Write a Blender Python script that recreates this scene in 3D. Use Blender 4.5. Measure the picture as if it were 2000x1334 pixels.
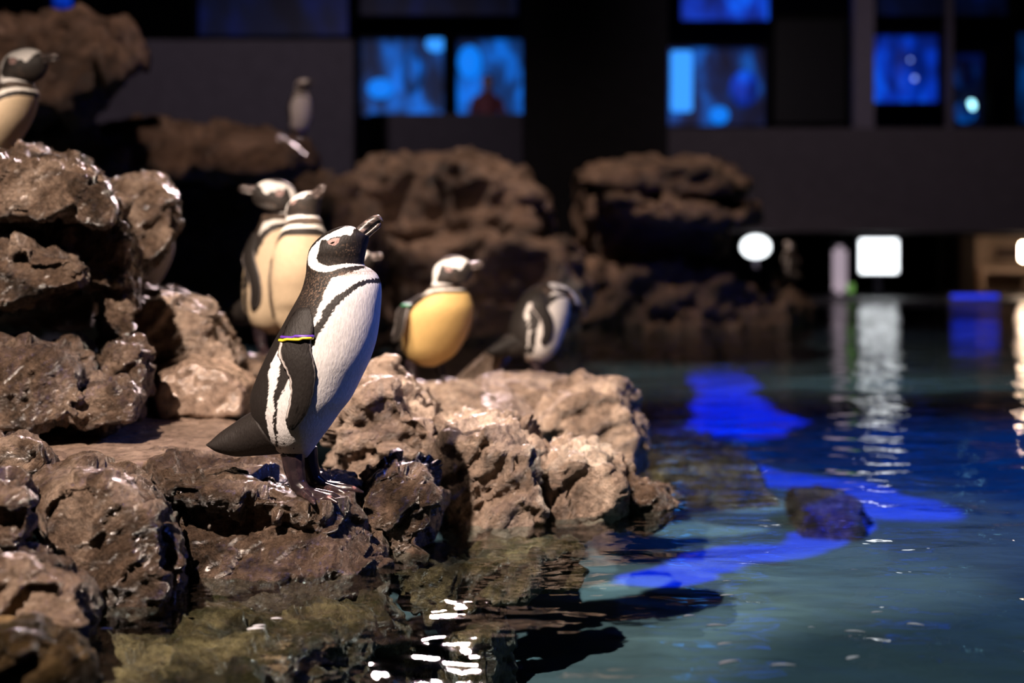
import bpy, bmesh, math, random
import numpy as np
from mathutils import Vector, Matrix

random.seed(7)
scene = bpy.context.scene
COL = scene.collection
for o in list(bpy.data.objects):
    bpy.data.objects.remove(o)

# ------------------------------------------------------------------ camera
CAMH = 0.65            # lens height above the water (water = z 0)
FPX = 50.0 / 36.0 * 2000.0
HOR = 497.0            # horizon row in the photograph
cam_d = bpy.data.cameras.new('camera')
cam = bpy.data.objects.new('camera', cam_d)
COL.objects.link(cam)
cam.location = (0, 0, CAMH)
cam.rotation_euler = (math.pi / 2, 0, 0)
cam_d.lens = 50
cam_d.sensor_width = 36
cam_d.shift_y = -(667 - HOR) / 2000.0
cam_d.dof.use_dof = True
cam_d.dof.focus_distance = 2.98
cam_d.dof.aperture_fstop = 1.8
cam_d.clip_end = 200
scene.camera = cam


def P(px, py, D):
    """point seen at pixel (px, py) of the photograph at distance D"""
    return Vector(((px - 1000) * D / FPX, D, CAMH - (py - HOR) * D / FPX))


def W(px, D, z):
    return Vector(((px - 1000) * D / FPX, D, z))


def G(px, py, z=0.0):
    """pixel -> point on the level plane z"""
    D = (CAMH - z) * FPX / (py - HOR)
    return Vector(((px - 1000) * D / FPX, D, z))


# ------------------------------------------------------------------ world, lights, exposure
world = bpy.data.worlds.new('hall_dark')
scene.world = world
world.use_nodes = True
bg = world.node_tree.nodes['Background']
bg.inputs[0].default_value = (0, 0, 0, 1)
bg.inputs[1].default_value = 0.0

scene.view_settings.view_transform = 'Standard'
scene.view_settings.look = 'None'
scene.view_settings.gamma = 1
scene.view_settings.use_curve_mapping = False
scene.view_settings.exposure = 0.0
scene.cycles.sample_clamp_indirect = 4
scene.cycles.max_bounces = 6
scene.cycles.transparent_max_bounces = 8
scene.cycles.caustics_reflective = False
scene.cycles.caustics_refractive = False


def spot(name, loc, aim, watts, color, angle, blend=0.3, radius=0.05):
    d = bpy.data.lights.new(name, 'SPOT')
    o = bpy.data.objects.new(name, d)
    COL.objects.link(o)
    o.location = loc
    o.rotation_euler = (Vector(aim) - Vector(loc)).to_track_quat('-Z', 'Y').to_euler()
    d.energy = watts
    d.color = color
    d.spot_size = math.radians(angle)
    d.spot_blend = blend
    d.shadow_soft_size = radius
    return o


WARM = (1.0, 0.80, 0.66)
spot('key_spotlight_offscreen', (-1.65, -0.2, 4.2), (-1.15, 3.4, 0.42), 3400, WARM, 35, 0.35, 0.04)
spot('shore_spotlight_offscreen', (-1.9, 2.1, 4.4), (0.22, 4.6, 0.2), 2100, WARM, 27, 0.5, 0.05)
spot('sheen_spotlight_offscreen', (-0.86, 16.4, 4.1), (-0.75, 3.0, 0.1), 5200, (1.0, 0.74, 0.74), 9.5, 0.5, 0.12)
spot('island_spotlight_offscreen', (-0.2, 10.2, 6.0), (0.9, 12.9, 0.8), 1150, (1.0, 0.74, 0.60), 78, 0.7, 0.12)
spot('cliff_spotlight_offscreen', (-1.5, 3.5, 5.3), (-3.0, 8.5, 1.0), 750, (1.0, 0.72, 0.6), 60, 0.8, 0.12)
spot('blue_wash_spotlight_offscreen', (3.8, 3.2, 3.2), (-0.35, 3.0, 0.45), 330, (0.09, 0.20, 1.0), 20, 0.8, 0.25)
spot('blue_pool_spotlight_offscreen', (5.5, 7.5, 5.0), (2.9, 6.2, -0.3), 2400, (0.01, 0.17, 1.0), 52, 1.0, 0.25)
spot('parapet_fill_offscreen', (3.0, 12.0, 5.4), (4.5, 19.5, 1.6), 700, (0.9, 0.72, 0.80), 75, 0.9, 0.2)  # fill spot added to lift the parapet; its source is unseen
spot('rear_wall_fill_offscreen', (-3.0, 10.0, 5.4), (-3.6, 17.0, 1.9), 850, (0.85, 0.70, 0.85), 75, 0.9, 0.2)  # second added fill, brightening the grey wall behind the rocks


# ------------------------------------------------------------------ node helpers
def mat(name):
    m = bpy.data.materials.new(name)
    m.use_nodes = True
    nt = m.node_tree
    return m, nt, nt.nodes['Principled BSDF']


def N(nt, t, **kw):
    n = nt.nodes.new(t)
    for k, v in kw.items():
        setattr(n, k, v)
    return n


def ramp(nt, fac, stops):
    r = N(nt, 'ShaderNodeValToRGB')
    el = r.color_ramp.elements
    while len(el) < len(stops):
        el.new(0.5)
    for e, (p, c) in zip(el, stops):
        e.position = p
        e.color = (c[0], c[1], c[2], 1) if len(c) == 3 else c
    nt.links.new(fac, r.inputs[0])
    return r.outputs[0]


def noise(nt, vec, scale, detail=6, rough=0.6, dist=0.0):
    n = N(nt, 'ShaderNodeTexNoise')
    n.inputs['Scale'].default_value = scale
    n.inputs['Detail'].default_value = detail
    n.inputs['Roughness'].default_value = rough
    n.inputs['Distortion'].default_value = dist
    if vec is not None:
        nt.links.new(vec, n.inputs['Vector'])
    return n.outputs[0]


def plain(name, col, rough=0.6, spec=0.3, metal=0.0):
    m, nt, b = mat(name)
    pos = N(nt, 'ShaderNodeNewGeometry').outputs['Position']
    f = noise(nt, pos, 9, 4)
    c = ramp(nt, f, [(0.3, [x * 0.85 for x in col]), (0.7, [min(1, x * 1.12) for x in col])])
    nt.links.new(c, b.inputs['Base Color'])
    b.inputs['Roughness'].default_value = rough
    b.inputs['Specular IOR Level'].default_value = spec
    b.inputs['Metallic'].default_value = metal
    return m


def glow(name, col, strength):
    m, nt, b = mat(name)
    b.inputs['Base Color'].default_value = (col[0] * .2, col[1] * .2, col[2] * .2, 1)
    b.inputs['Emission Color'].default_value = (*col, 1)
    b.inputs['Emission Strength'].default_value = strength
    return m


def rock_material(name, dark, mid, light, moss=None, wet=0.7, bump=0.6, fscale=1.0):
    m, nt, b = mat(name)
    L = nt.links.new
    pos = N(nt, 'ShaderNodeNewGeometry').outputs['Position']
    f1 = noise(nt, pos, 5.5 * fscale, 9, 0.68, 0.6)
    c1 = ramp(nt, f1, [(0.36, dark), (0.50, mid), (0.66, light)])
    f2 = noise(nt, pos, 46 * fscale, 6, 0.7)
    sp = ramp(nt, f2, [(0.34, (0.35, 0.33, 0.32)), (0.52, (1, 1, 1)), (0.75, (1.25, 1.2, 1.15))])
    mx = N(nt, 'ShaderNodeMix', data_type='RGBA', blend_type='MULTIPLY')
    mx.inputs[0].default_value = 0.9
    L(c1, mx.inputs[6])
    L(sp, mx.inputs[7])
    out = mx.outputs[2]
    if moss:
        f3 = noise(nt, pos, 8 * fscale, 5, 0.6, 0.3)
        k = ramp(nt, f3, [(0.48, (0, 0, 0)), (0.66, (1, 1, 1))])
        m2 = N(nt, 'ShaderNodeMix', data_type='RGBA')
        L(k, m2.inputs[0])
        L(out, m2.inputs[6])
        m2.inputs[7].default_value = (*moss, 1)
        out = m2.outputs[2]
    L(out, b.inputs['Base Color'])
    f4 = noise(nt, pos, 13 * fscale, 4, 0.6)
    hi = 0.75 - 0.45 * wet
    lo = 0.5 - 0.38 * wet
    rr = ramp(nt, f4, [(0.35, (lo, lo, lo)), (0.68, (hi, hi, hi))])
    L(rr, b.inputs['Roughness'])
    b.inputs['Specular IOR Level'].default_value = 0.3 + 0.5 * wet
    # fine relief
    h1 = noise(nt, pos, 30 * fscale, 9, 0.72, 0.6)
    vo = N(nt, 'ShaderNodeTexVoronoi', feature='F1')
    vo.inputs['Scale'].default_value = 62 * fscale
    wv = N(nt, 'ShaderNodeVectorMath', operation='MULTIPLY_ADD')
    nz = N(nt, 'ShaderNodeTexNoise')
    nz.inputs['Scale'].default_value = 24 * fscale
    L(pos, nz.inputs['Vector'])
    L(nz.outputs['Color'], wv.inputs[0])
    wv.inputs[1].default_value = (0.06, 0.06, 0.06)
    L(pos, wv.inputs[2])
    L(wv.outputs[0], vo.inputs['Vector'])
    ad = N(nt, 'ShaderNodeMath', operation='MULTIPLY_ADD')
    L(vo.outputs['Distance'], ad.inputs[0])
    ad.inputs[1].default_value = 0.22
    L(h1, ad.inputs[2])
    h3 = noise(nt, pos, 210 * fscale, 3, 0.6)
    ad3 = N(nt, 'ShaderNodeMath', operation='MULTIPLY_ADD')
    L(h3, ad3.inputs[0])
    ad3.inputs[1].default_value = 0.16
    L(ad.outputs[0], ad3.inputs[2])
    ad = ad3
    bp = N(nt, 'ShaderNodeBump')
    bp.inputs['Strength'].default_value = bump
    bp.inputs['Distance'].default_value = 0.045 / fscale
    L(ad.outputs[0], bp.inputs['Height'])
    L(bp.outputs[0], b.inputs['Normal'])
    return m


M_WET = rock_material('wet_brown_rock', (0.024, 0.016, 0.011), (0.14, 0.094, 0.068), (0.38, 0.28, 0.215), wet=0.95, bump=0.9)
M_SMOOTH = rock_material('smooth_wet_rock', (0.15, 0.105, 0.078), (0.24, 0.17, 0.13), (0.34, 0.25, 0.195), wet=0.95, bump=0.3)
M_ALGAE = rock_material('algae_rock', (0.012, 0.009, 0.006), (0.10, 0.064, 0.030), (0.42, 0.28, 0.14), moss=(0.055, 0.042, 0.014), wet=0.8, bump=0.9)
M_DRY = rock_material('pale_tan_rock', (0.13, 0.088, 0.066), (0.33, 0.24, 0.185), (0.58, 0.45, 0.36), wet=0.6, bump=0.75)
M_BACK = rock_material('far_brown_rock', (0.035, 0.022, 0.015), (0.15, 0.098, 0.068), (0.30, 0.205, 0.15), wet=0.4, bump=0.6, fscale=0.35)


# ------------------------------------------------------------------ numpy noise
def _hash(ix, iy, iz, seed):
    h = (ix.astype(np.int64) * 374761393 + iy.astype(np.int64) * 668265263 + iz.astype(np.int64) * 2147483647 + seed * 144269504) & 0xFFFFFFFF
    h = ((h ^ (h >> 13)) * 1274126177) & 0xFFFFFFFF
    return h ^ (h >> 16)


def perlin(p, seed=0):
    i = np.floor(p).astype(np.int64)
    f = p - i
    u = f * f * f * (f * (f * 6 - 15) + 10)
    tot = np.zeros(len(p))
    for dx in (0, 1):
        for dy in (0, 1):
            for dz in (0, 1):
                h = _hash(i[:, 0] + dx, i[:, 1] + dy, i[:, 2] + dz, seed)
                gx = ((h & 255) / 127.5) - 1
                gy = (((h >> 8) & 255) / 127.5) - 1
                gz = (((h >> 16) & 255) / 127.5) - 1
                d = gx * (f[:, 0] - dx) + gy * (f[:, 1] - dy) + gz * (f[:, 2] - dz)
                w = (u[:, 0] if dx else 1 - u[:, 0]) * (u[:, 1] if dy else 1 - u[:, 1]) * (u[:, 2] if dz else 1 - u[:, 2])
                tot += d * w
    return tot


def fbm(p, octaves=4, seed=0, ridged=False, gain=0.5):
    a, s, t = 1.0, 0.0, np.zeros(len(p))
    q = p.copy()
    for k in range(octaves):
        n = perlin(q, seed + k * 17)
        t += a * (0.5 - np.abs(n) * 2 if ridged else n)
        s += a
        a *= gain
        q = q * 2.03 + 5.1
    return t / s


def facets(p, seed):
    """every Worley cell gets its own tilted plane: broken, angular stone"""
    i = np.floor(p).astype(np.int64)
    best = np.full(len(p), 1e9)
    val = np.zeros(len(p))
    for dx in (-1, 0, 1):
        for dy in (-1, 0, 1):
            for dz in (-1, 0, 1):
                c = i + np.array([dx, dy, dz])
                h = _hash(c[:, 0], c[:, 1], c[:, 2], seed)
                jx = (h & 255) / 255.0
                jy = ((h >> 8) & 255) / 255.0
                jz = ((h >> 16) & 255) / 255.0
                r = p - c - np.stack([jx, jy, jz], 1)
                d = (r * r).sum(1)
                h2 = _hash(c[:, 0], c[:, 1], c[:, 2], seed + 99)
                g = np.stack([((h2 & 255) / 127.5) - 1, (((h2 >> 8) & 255) / 127.5) - 1, (((h2 >> 16) & 255) / 127.5) - 1], 1)
                v = (r * g).sum(1) + (((h2 >> 24) & 255) / 255.0 - 0.5) * 0.7
                m = d < best
                best = np.where(m, d, best)
                val = np.where(m, v, val)
    return val


# ------------------------------------------------------------------ object helpers
def tag(o, label=None, cat=None, group=None, kind=None):
    if label: o['label'] = label
    if cat: o['category'] = cat
    if group: o['group'] = group
    if kind: o['kind'] = kind
    return o


def link(name, me, material=None, parent=None):
    o = bpy.data.objects.new(name, me)
    COL.objects.link(o)
    if material is not None:
        me.materials.clear()
        me.materials.append(material)
    if parent is not None:
        o.parent = parent
    return o


def mesh_np(name, v, f, smooth=True):
    me = bpy.data.meshes.new(name)
    me.from_pydata([tuple(x) for x in v], [], f)
    me.update()
    if smooth:
        me.polygons.foreach_set('use_smooth', [True] * len(me.polygons))
    return me


def recenter(o, pt):
    pt = Vector(pt)
    o.data.transform(Matrix.Translation(-pt))
    o.location = pt


def box_mesh(name, lo, hi, bevel=0.0):
    bm = bmesh.new()
    bmesh.ops.create_cube(bm, size=1)
    for v in bm.verts:
        v.co = Vector([lo[k] + (v.co[k] + 0.5) * (hi[k] - lo[k]) for k in range(3)])
    if bevel:
        bmesh.ops.bevel(bm, geom=bm.edges[:], offset=bevel, segments=2, affect='EDGES')
    me = bpy.data.meshes.new(name)
    bm.to_mesh(me)
    bm.free()
    return me


def box(name, lo, hi, material, parent=None, bevel=0.0):
    return link(name, box_mesh(name, lo, hi, bevel), material, parent)


def remesh(me, voxel):
    """union of overlapping closed shells -> one continuous surface"""
    o = bpy.data.objects.new('tmp', me)
    COL.objects.link(o)
    md = o.modifiers.new('r', 'REMESH')
    md.mode = 'VOXEL'
    md.voxel_size = voxel
    dg = bpy.context.evaluated_depsgraph_get()
    out = bpy.data.meshes.new_from_object(o.evaluated_get(dg))
    bpy.data.objects.remove(o)
    bpy.data.meshes.remove(me)
    return out


ROCKS = []
VOXEL = {}


def rock(name, hulls, label, material, voxel=0.008, amp=1.0, freq=1.0, seed=1, facet=1.0, smooth_it=2, fine=1.0, top_z=None):
    bm = bmesh.new()
    for pts in hulls:
        vs = [bm.verts.new(p) for p in pts]
        r = bmesh.ops.convex_hull(bm, input=vs)
        junk = [g for g in r['geom_interior'] if isinstance(g, bmesh.types.BMVert)]
        if junk:
            bmesh.ops.delete(bm, geom=junk, context='VERTS')
    me = bpy.data.meshes.new(name)
    bm.to_mesh(me)
    bm.free()
    me = remesh(me, voxel)
    bm = bmesh.new()
    bm.from_mesh(me)
    for _ in range(smooth_it):
        bmesh.ops.smooth_vert(bm, verts=bm.verts, factor=0.5, use_axis_x=True, use_axis_y=True, use_axis_z=True)
    bm.normal_update()
    bm.to_mesh(me)
    bm.free()
    n = len(me.vertices)
    v = np.empty(n * 3)
    me.vertices.foreach_get('co', v)
    v = v.reshape(-1, 3)
    nr = np.empty(n * 3)
    me.vertices.foreach_get('normal', nr)
    nr = nr.reshape(-1, 3)
    q = v * freq
    rot = np.array(Matrix.Rotation(0.35 + 0.13 * (seed % 7), 3, 'Y') @ Matrix.Rotation(0.3 * (seed % 5), 3, 'Z'))
    warp = np.stack([fbm(q * 5, 3, seed + k) for k in (3, 5, 8)], 1) * 0.09
    qr = (q + warp) @ rot.T
    d = 0.040 * fbm(q * 4.0, 3, seed)
    d += 0.046 * facet * facets(qr * 8.0 * np.array([1, 1, 1.7]), seed + 11)
    d += 0.017 * facet * facets(qr * 17.0 * np.array([1, 1, 1.9]), seed + 23)
    d += 0.007 * facet * fine * facets(qr * 47.0 * np.array([1, 1, 1.5]), seed + 27)
    d += 0.008 * fine * fbm(q * 20.0, 4, seed + 31, ridged=True, gain=0.6)
    d += 0.006 * fine * fbm(q * 55.0, 3, seed + 41, gain=0.65)
    v2 = v + nr * (d * amp / freq)[:, None]
    me.vertices.foreach_set('co', v2.ravel())
    me.update()
    bm = bmesh.new()
    bm.from_mesh(me)
    bmesh.ops.smooth_vert(bm, verts=bm.verts, factor=0.22, use_axis_x=True, use_axis_y=True, use_axis_z=True)
    bm.to_mesh(me)
    bm.free()
    me.polygons.foreach_set('use_smooth', [True] * len(me.polygons))
    me.update()
    o = link(name, me, material)
    c = v2.mean(0)
    recenter(o, (c[0], c[1], v2[:, 2].min()))
    tag(o, label, 'rock')
    ROCKS.append(o)
    VOXEL[o.name] = voxel
    return o


def blob(outline, D0, D1, front=0.8, back=0.8, fy=0.0, by=0.0):
    """closed stone whose outline, seen from the lens, is the given row of pixels; D0 near face, D1 far face"""
    a = np.array(outline, float)
    c = a.mean(0)
    Dm = (D0 + D1) / 2
    pts = [P(x, y, Dm) for x, y in a]
    pts += [P(*(c + (q - c) * front + np.array([0, fy])), D0) for q in a]
    pts += [P(*(c + (q - c) * back + np.array([0, by])), D1) for q in a]
    return pts

# ------------------------------------------------------------------ the hall: walls, ceiling, pool floor
M_WALL = plain('dark_mauve_wall', (0.055, 0.048, 0.055), 0.7, 0.2)
M_BLACK = plain('black_paint', (0.005, 0.005, 0.006), 0.9, 0.02)
M_DECK = plain('dark_deck', (0.03, 0.03, 0.035), 0.5, 0.3)
M_POST = plain('grey_violet_steel', (0.16, 0.145, 0.19), 0.45, 0.4)


def struct(name, lo, hi, m, bevel=0.0):
    o = box(name, lo, hi, m, bevel=bevel)
    recenter(o, ((lo[0] + hi[0]) / 2, (lo[1] + hi[1]) / 2, lo[2]))
    o['kind'] = 'structure'
    return o


# pool floor: pale teal render
m, nt, b = mat('pool_floor_render')
pos = N(nt, 'ShaderNodeNewGeometry').outputs['Position']
c = ramp(nt, noise(nt, pos, 1.6, 6, 0.6, 0.5), [(0.3, (0.050, 0.085, 0.105)), (0.7, (0.085, 0.13, 0.15))])
nt.links.new(c, b.inputs['Base Color'])
b.inputs['Roughness'].default_value = 0.8
struct('floor_pool', (-9, 0.4, -0.42), (13, 19.4, -0.32), m)
struct('ceiling', (-10, -1, 6.2), (14, 30, 6.4), M_BLACK)
struct('wall_left', (-9.2, -1, -0.9), (-9, 28, 6.2), M_BLACK)
struct('wall_right', (13, -1, -0.9), (13.2, 30, 6.2), M_BLACK)
struct('wall_back', (-9.2, 27.2, -0.9), (13.2, 27.5, 6.2), M_BLACK)
# broad grey wall behind the rocks, seen on the left of the hall
a, b2 = P(275, 95, 17.5), P(690, 300, 17.5)
struct('wall_rear_left', (-7.6, 17.5, -0.9), (b2.x, 17.8, P(0, 78, 17.5).z), M_WALL)
struct('wall_rear_middle', (b2.x, 19.4, -0.9), (P(1030, 0, 19.4).x, 19.7, P(0, 222, 19.4).z), M_WALL)
struct('wall_pillar', (P(1022, 0, 16.2).x, 16.2, -0.9), (P(1305, 0, 16.2).x, 17.6, 6.2), M_BLACK)
# parapet of the upper gallery, right
struct('wall_parapet', (P(1250, 0, 19.4).x, 19.4, P(0, 452, 19.4).z), (13, 19.8, P(0, 250, 19.4).z), M_WALL)
struct('floor_gallery', (-7, 19.8, P(0, 452, 19.4).z), (13, 27.2, P(0, 440, 19.4).z), M_BLACK)
UPPER_Z = P(0, 145, 20.4).z - 1.70
struct('floor_upper_gallery', (P(690, 0, 19.7).x, 19.7, UPPER_Z - 0.1), (P(1030, 0, 24).x, 24.4, UPPER_Z), M_BLACK)
struct('floor_walkway', (-9, 19.4, -0.9), (13, 27.2, 0.02), M_DECK)
struct('trim_1', (P(1668, 0, 22).x, 22, 0.99), (P(1708, 0, 22).x, 22.2, 6.2), M_POST)
struct('trim_2', (P(1848, 0, 24).x, 24, 0.99), (P(1862, 0, 24).x, 24.1, 6.2), M_POST)

# ------------------------------------------------------------------ lit tank windows on the gallery


def tank_glow(name, c0, c1, c2, strength, scale, seed):
    m, nt, b = mat(name)
    pos = N(nt, 'ShaderNodeNewGeometry').outputs['Position']
    mp = N(nt, 'ShaderNodeMapping')
    mp.inputs['Location'].default_value = (seed * 3.7, seed, seed * 1.3)
    mp.inputs['Scale'].default_value = (1.3, 1, 0.7)
    nt.links.new(pos, mp.inputs[0])
    f = noise(nt, mp.outputs[0], scale, 3, 0.5, 0.4)
    c = ramp(nt, f, [(0.40, c0), (0.53, c1), (0.66, c2)])
    b.inputs['Base Color'].default_value = (0, 0, 0.02, 1)
    nt.links.new(c, b.inputs['Emission Color'])
    b.inputs['Emission Strength'].default_value = strength
    return m


mg, nt, b = mat('tank_glass')
nt.nodes.remove(b)
fr = N(nt, 'ShaderNodeFresnel')
tr = N(nt, 'ShaderNodeBsdfTransparent')
gl = N(nt, 'ShaderNodeBsdfGlossy')
gl.inputs['Roughness'].default_value = 0.02
mixs = N(nt, 'ShaderNodeMixShader')
nt.links.new(fr.outputs[0], mixs.inputs[0])
gl.inputs['Color'].default_value = (0.1, 0.1, 0.1, 1)
gl.inputs['Roughness'].default_value = 0.4
nt.links.new(tr.outputs[0], mixs.inputs[1])
nt.links.new(gl.outputs[0], mixs.inputs[2])
nt.links.new(mixs.outputs[0], nt.nodes['Material Output'].inputs[0])
M_GLASS = mg


def window(n, px0, py0, px1, py1, D, m, extras=(), bars=()):
    a = P(px0, py1, D)
    c = P(px1, py0, D)
    root = bpy.data.objects.new('window_%d' % n, None)
    COL.objects.link(root)
    root.location = (a.x, D, a.z)
    root['kind'] = 'structure'
    w, h = c.x - a.x, c.z - a.z
    box('tank_backdrop', (0, 0.35, 0), (w, 0.4, h), m, root)
    t = 0.06
    for nm, lo, hi in (('frame_sill', (-t, -0.05, -t), (w + t, 0.4, 0)), ('frame_head', (-t, -0.05, h), (w + t, 0.4, h + t)),
                       ('frame_jamb', (-t, -0.05, 0), (0, 0.4, h)), ('frame_jamb', (w, -0.05, 0), (w + t, 0.4, h))):
        box(nm, lo, hi, M_BLACK, root)
    box('pane', (0, 0.0, 0), (w, 0.02, h), M_GLASS, root)
    for bx0, bx1 in bars:
        x0 = P(bx0, 0, D).x - a.x
        x1 = P(bx1, 0, D).x - a.x
        box('mullion', (x0, -0.04, 0), (x1, 0.3, h), M_BLACK, root)
    for (nm, ex0, ey0, ex1, ey1, em, rnd) in extras:
        s = P(ex0, ey1, D)
        e = P(ex1, ey0, D)
        if rnd:
            bm = bmesh.new()
            bmesh.ops.create_uvsphere(bm, u_segments=20, v_segments=12, radius=0.5)
            for v in bm.verts:
                v.co = Vector(((s.x + e.x) / 2 - a.x + v.co.x * (e.x - s.x), 0.22 + v.co.y * 0.1, (s.z + e.z) / 2 - a.z + v.co.z * (e.z - s.z)))
            me = bpy.data.meshes.new(nm)
            bm.to_mesh(me)
            bm.free()
            link(nm, me, em, root)
        else:
            box(nm, (s.x - a.x, 0.15, s.z - a.z), (e.x - a.x, 0.25, e.z - a.z), em, root, 0.03)
    return root


B0, B1, B2 = (0.0, 0.006, 0.03), (0.0, 0.03, 0.16), (0.0, 0.14, 0.75)
G_A = tank_glow('tank_light_blue', (0, 0.006, 0.03), (0.0, 0.035, 0.17), (0.0, 0.17, 0.85), 1.0, 1.5, 1)
G_B = tank_glow('tank_deep_blue', (0, 0.001, 0.012), (0.0, 0.012, 0.08), (0.0, 0.08, 0.42), 1.0, 1.5, 4)
G_C = tank_glow('tank_royal_blue', (0, 0.01, 0.15), (0.0, 0.035, 0.50), (0.0, 0.12, 1.0), 1.0, 1.7, 9)
G_D = tank_glow('tank_dusk_blue', (0, 0.0006, 0.004), (0.0, 0.002, 0.014), (0.0, 0.004, 0.05), 1.0, 0.9, 6)
L_CY = glow('cyan_tank_lamp', (0.03, 0.30, 1.0), 1.3)
L_SKY = glow('sky_blue_tank_lamp', (0.0, 0.22, 1.0), 1.0)
L_LAV = glow('lavender_tank_lamp', (0.25, 0.38, 1.0), 1.8)
L_ICE = glow('ice_white_tank_lamp', (0.35, 0.85, 1.0), 4.0)
window(1, 702, 72, 1024, 226, 24.5, G_A, [('tank_lamp', 830, 66, 870, 98, L_CY, True), ('tank_lamp', 715, 150, 765, 190, L_SKY, True),
       ('tank_lamp', 780, 90, 825, 180, G_A, True), ('tank_lamp', 893, 85, 940, 150, L_SKY, True)], [(866, 892)])
window(2, 1300, 88, 1500, 246, 24.5, G_B, [('tank_lamp', 1313, 96, 1355, 216, L_CY, False), ('tank_lamp', 1390, 205, 1428, 240, L_SKY, True), ('tank_lamp', 1430, 135, 1485, 205, G_C, True)])
window(3, 1702, 64, 1842, 200, 24.5, G_C, [('tank_lamp', 1772, 102, 1796, 128, L_LAV, True), ('tank_lamp', 1780, 138, 1802, 162, L_LAV, True), ('tank_lamp', 1755, 66, 1815, 196, G_C, True)])
window(4, 1860, 100, 1932, 246, 24.5, G_D, [('tank_lamp', 1862, 112, 1918, 170, G_B, True), ('tank_lamp', 1897, 193, 1913, 216, L_ICE, True), ('tank_lamp', 1870, 195, 1915, 238, G_B, True)])
window(5, 1988, 60, 2080, 240, 24.5, G_A)
window(6, 1330, -120, 1508, 40, 24.5, G_C)
window(7, 380, -120, 680, 70, 24.0, G_D)
window(8, 700, -160, 1010, 30, 24.5, G_D)
window(9, 90, -90, 142, 32, 22.0, G_C)
window(10, 1512, 30, 1660, 240, 24.8, plain('unlit_tank', (0.01, 0.012, 0.016), 0.5, 0.2))
window(11, 1712, -140, 1980, 30, 24.8, G_D)

# ------------------------------------------------------------------ lights and furniture below the gallery
L_WHITE = glow('white_lamp_face', (0.92, 0.97, 1.0), 3.2)
L_PINK = glow('pinkish_tube_face', (0.85, 0.68, 0.80), 0.42)
L_BLUELED = glow('blue_led_face', (0.02, 0.05, 1.0), 1.0)
L_GREEN = glow('green_lamp_face', (0.25, 0.55, 0.12), 0.5)
M_WARMWALL = plain('warm_plaster', (0.62, 0.48, 0.38), 0.7, 0.2)


def thing(name, loc, label, cat, group=None):
    o = bpy.data.objects.new(name, None)
    COL.objects.link(o)
    o.location = loc
    tag(o, label, cat, group)
    return o


D = 21.5
a, c = P(1679, 536, D), P(1754, 470, D)
r = thing('light_box', ((a.x + c.x) / 2, D, 0.02), 'glowing white square light box standing under the gallery parapet', 'light box')
w = (c.x - a.x) / 2
box('lit_face', (-w, -0.02, a.z), (w, 0.02, c.z), L_WHITE, r, 0.015)
box('housing', (-w - 0.03, 0.0, a.z - 0.03), (w + 0.03, 0.15, c.z + 0.03), M_POST, r, 0.01)
box('post', (-0.05, 0.04, 0), (0.05, 0.12, a.z), M_POST, r)
box('foot_plate', (-0.25, -0.1, 0), (0.25, 0.25, 0.03), M_POST, r)

D = 19.75
c = P(1476, 482, D)
r = thing('globe_lamp', (c.x, D, 0.02), 'bright round white globe lamp on a short post beside the big layered rock', 'lamp')
bm = bmesh.new()
bmesh.ops.create_uvsphere(bm, u_segments=24, v_segments=16, radius=1)
for v in bm.verts:
    v.co = Vector((v.co.x * 0.20, v.co.y * 0.2, c.z - 0.02 + v.co.z * 0.155))
me = bpy.data.meshes.new('globe')
bm.to_mesh(me)
bm.free()
link('globe', me, L_WHITE, r)
box('post', (-0.03, -0.03, 0), (0.03, 0.03, c.z - 0.12), M_POST, r)

D = 20.6
c = P(1640, 480, D)
r = thing('light_column', (c.x, D, 0.02), 'slim pinkish glowing column left of the square light box', 'light')
box('tube', (-0.10, -0.08, 0.05), (0.10, 0.08, c.z - 0.02), L_PINK, r, 0.06)
box('base', (-0.15, -0.13, 0), (0.15, 0.13, 0.05), M_POST, r)
box('cap', (-0.11, -0.09, c.z - 0.02), (0.11, 0.09, c.z + 0.02), M_POST, r)

D = 21.0
c = P(1661, 566, D)
r = thing('marker_light', (c.x, D, 0.02), 'small dim green marker light next to the slim glowing column', 'light')
box('lens', (-0.05, -0.03, 0.06), (0.05, 0.0, 0.20), L_GREEN, r, 0.01)
box('case', (-0.06, 0.0, 0.0), (0.06, 0.08, 0.22), M_POST, r, 0.01)

D = 19.3
a, c = P(1857, 612, D), P(1950, 594, D)
r = thing('strip_light', ((a.x + c.x) / 2, D, 0.0), 'blue strip light on the far pool edge below the warm alcove', 'light')
box('lit_strip', (-0.32, -0.03, 0.055), (0.32, 0.0, 0.105), L_BLUELED, r, 0.01)
box('channel', (-0.34, 0.0, -0.02), (0.34, 0.06, 0.12), M_POST, r)

# warm-lit alcove at the right end of the walkway
D = 22.5
a, c = P(1888, 590, D), P(2120, 462, D)
struct('wall_alcove_rear', (a.x, D + 1.2, 0.02), (c.x, D + 1.3, 0.95), M_WARMWALL)
struct('wall_alcove_side', (a.x - 0.1, D, 0.02), (a.x + 0.15, D + 1.2, 0.95), M_WARMWALL)
r = thing('bench', (P(1960, 0, D + 0.7).x, D + 0.7, 0.02), 'pale wooden bench inside the warm-lit alcove', 'bench')
box('seat', (-0.45, -0.2, 0.34), (0.45, 0.2, 0.40), M_WARMWALL, r, 0.01)
box('leg', (-0.42, -0.18, 0), (-0.36, 0.18, 0.34), M_WARMWALL, r)
box('leg', (0.36, -0.18, 0), (0.42, 0.18, 0.34), M_WARMWALL, r)
lw = thing('wall_lamp', (P(1998, 0, D).x, D, 0.55), 'warm white wall lamp at the mouth of the alcove', 'lamp')
box('diffuser', (-0.05, -0.06, 0.0), (0.05, 0.0, 0.28), glow('warm_lamp_face', (1.0, 0.72, 0.50), 45.0), lw, 0.02)
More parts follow.
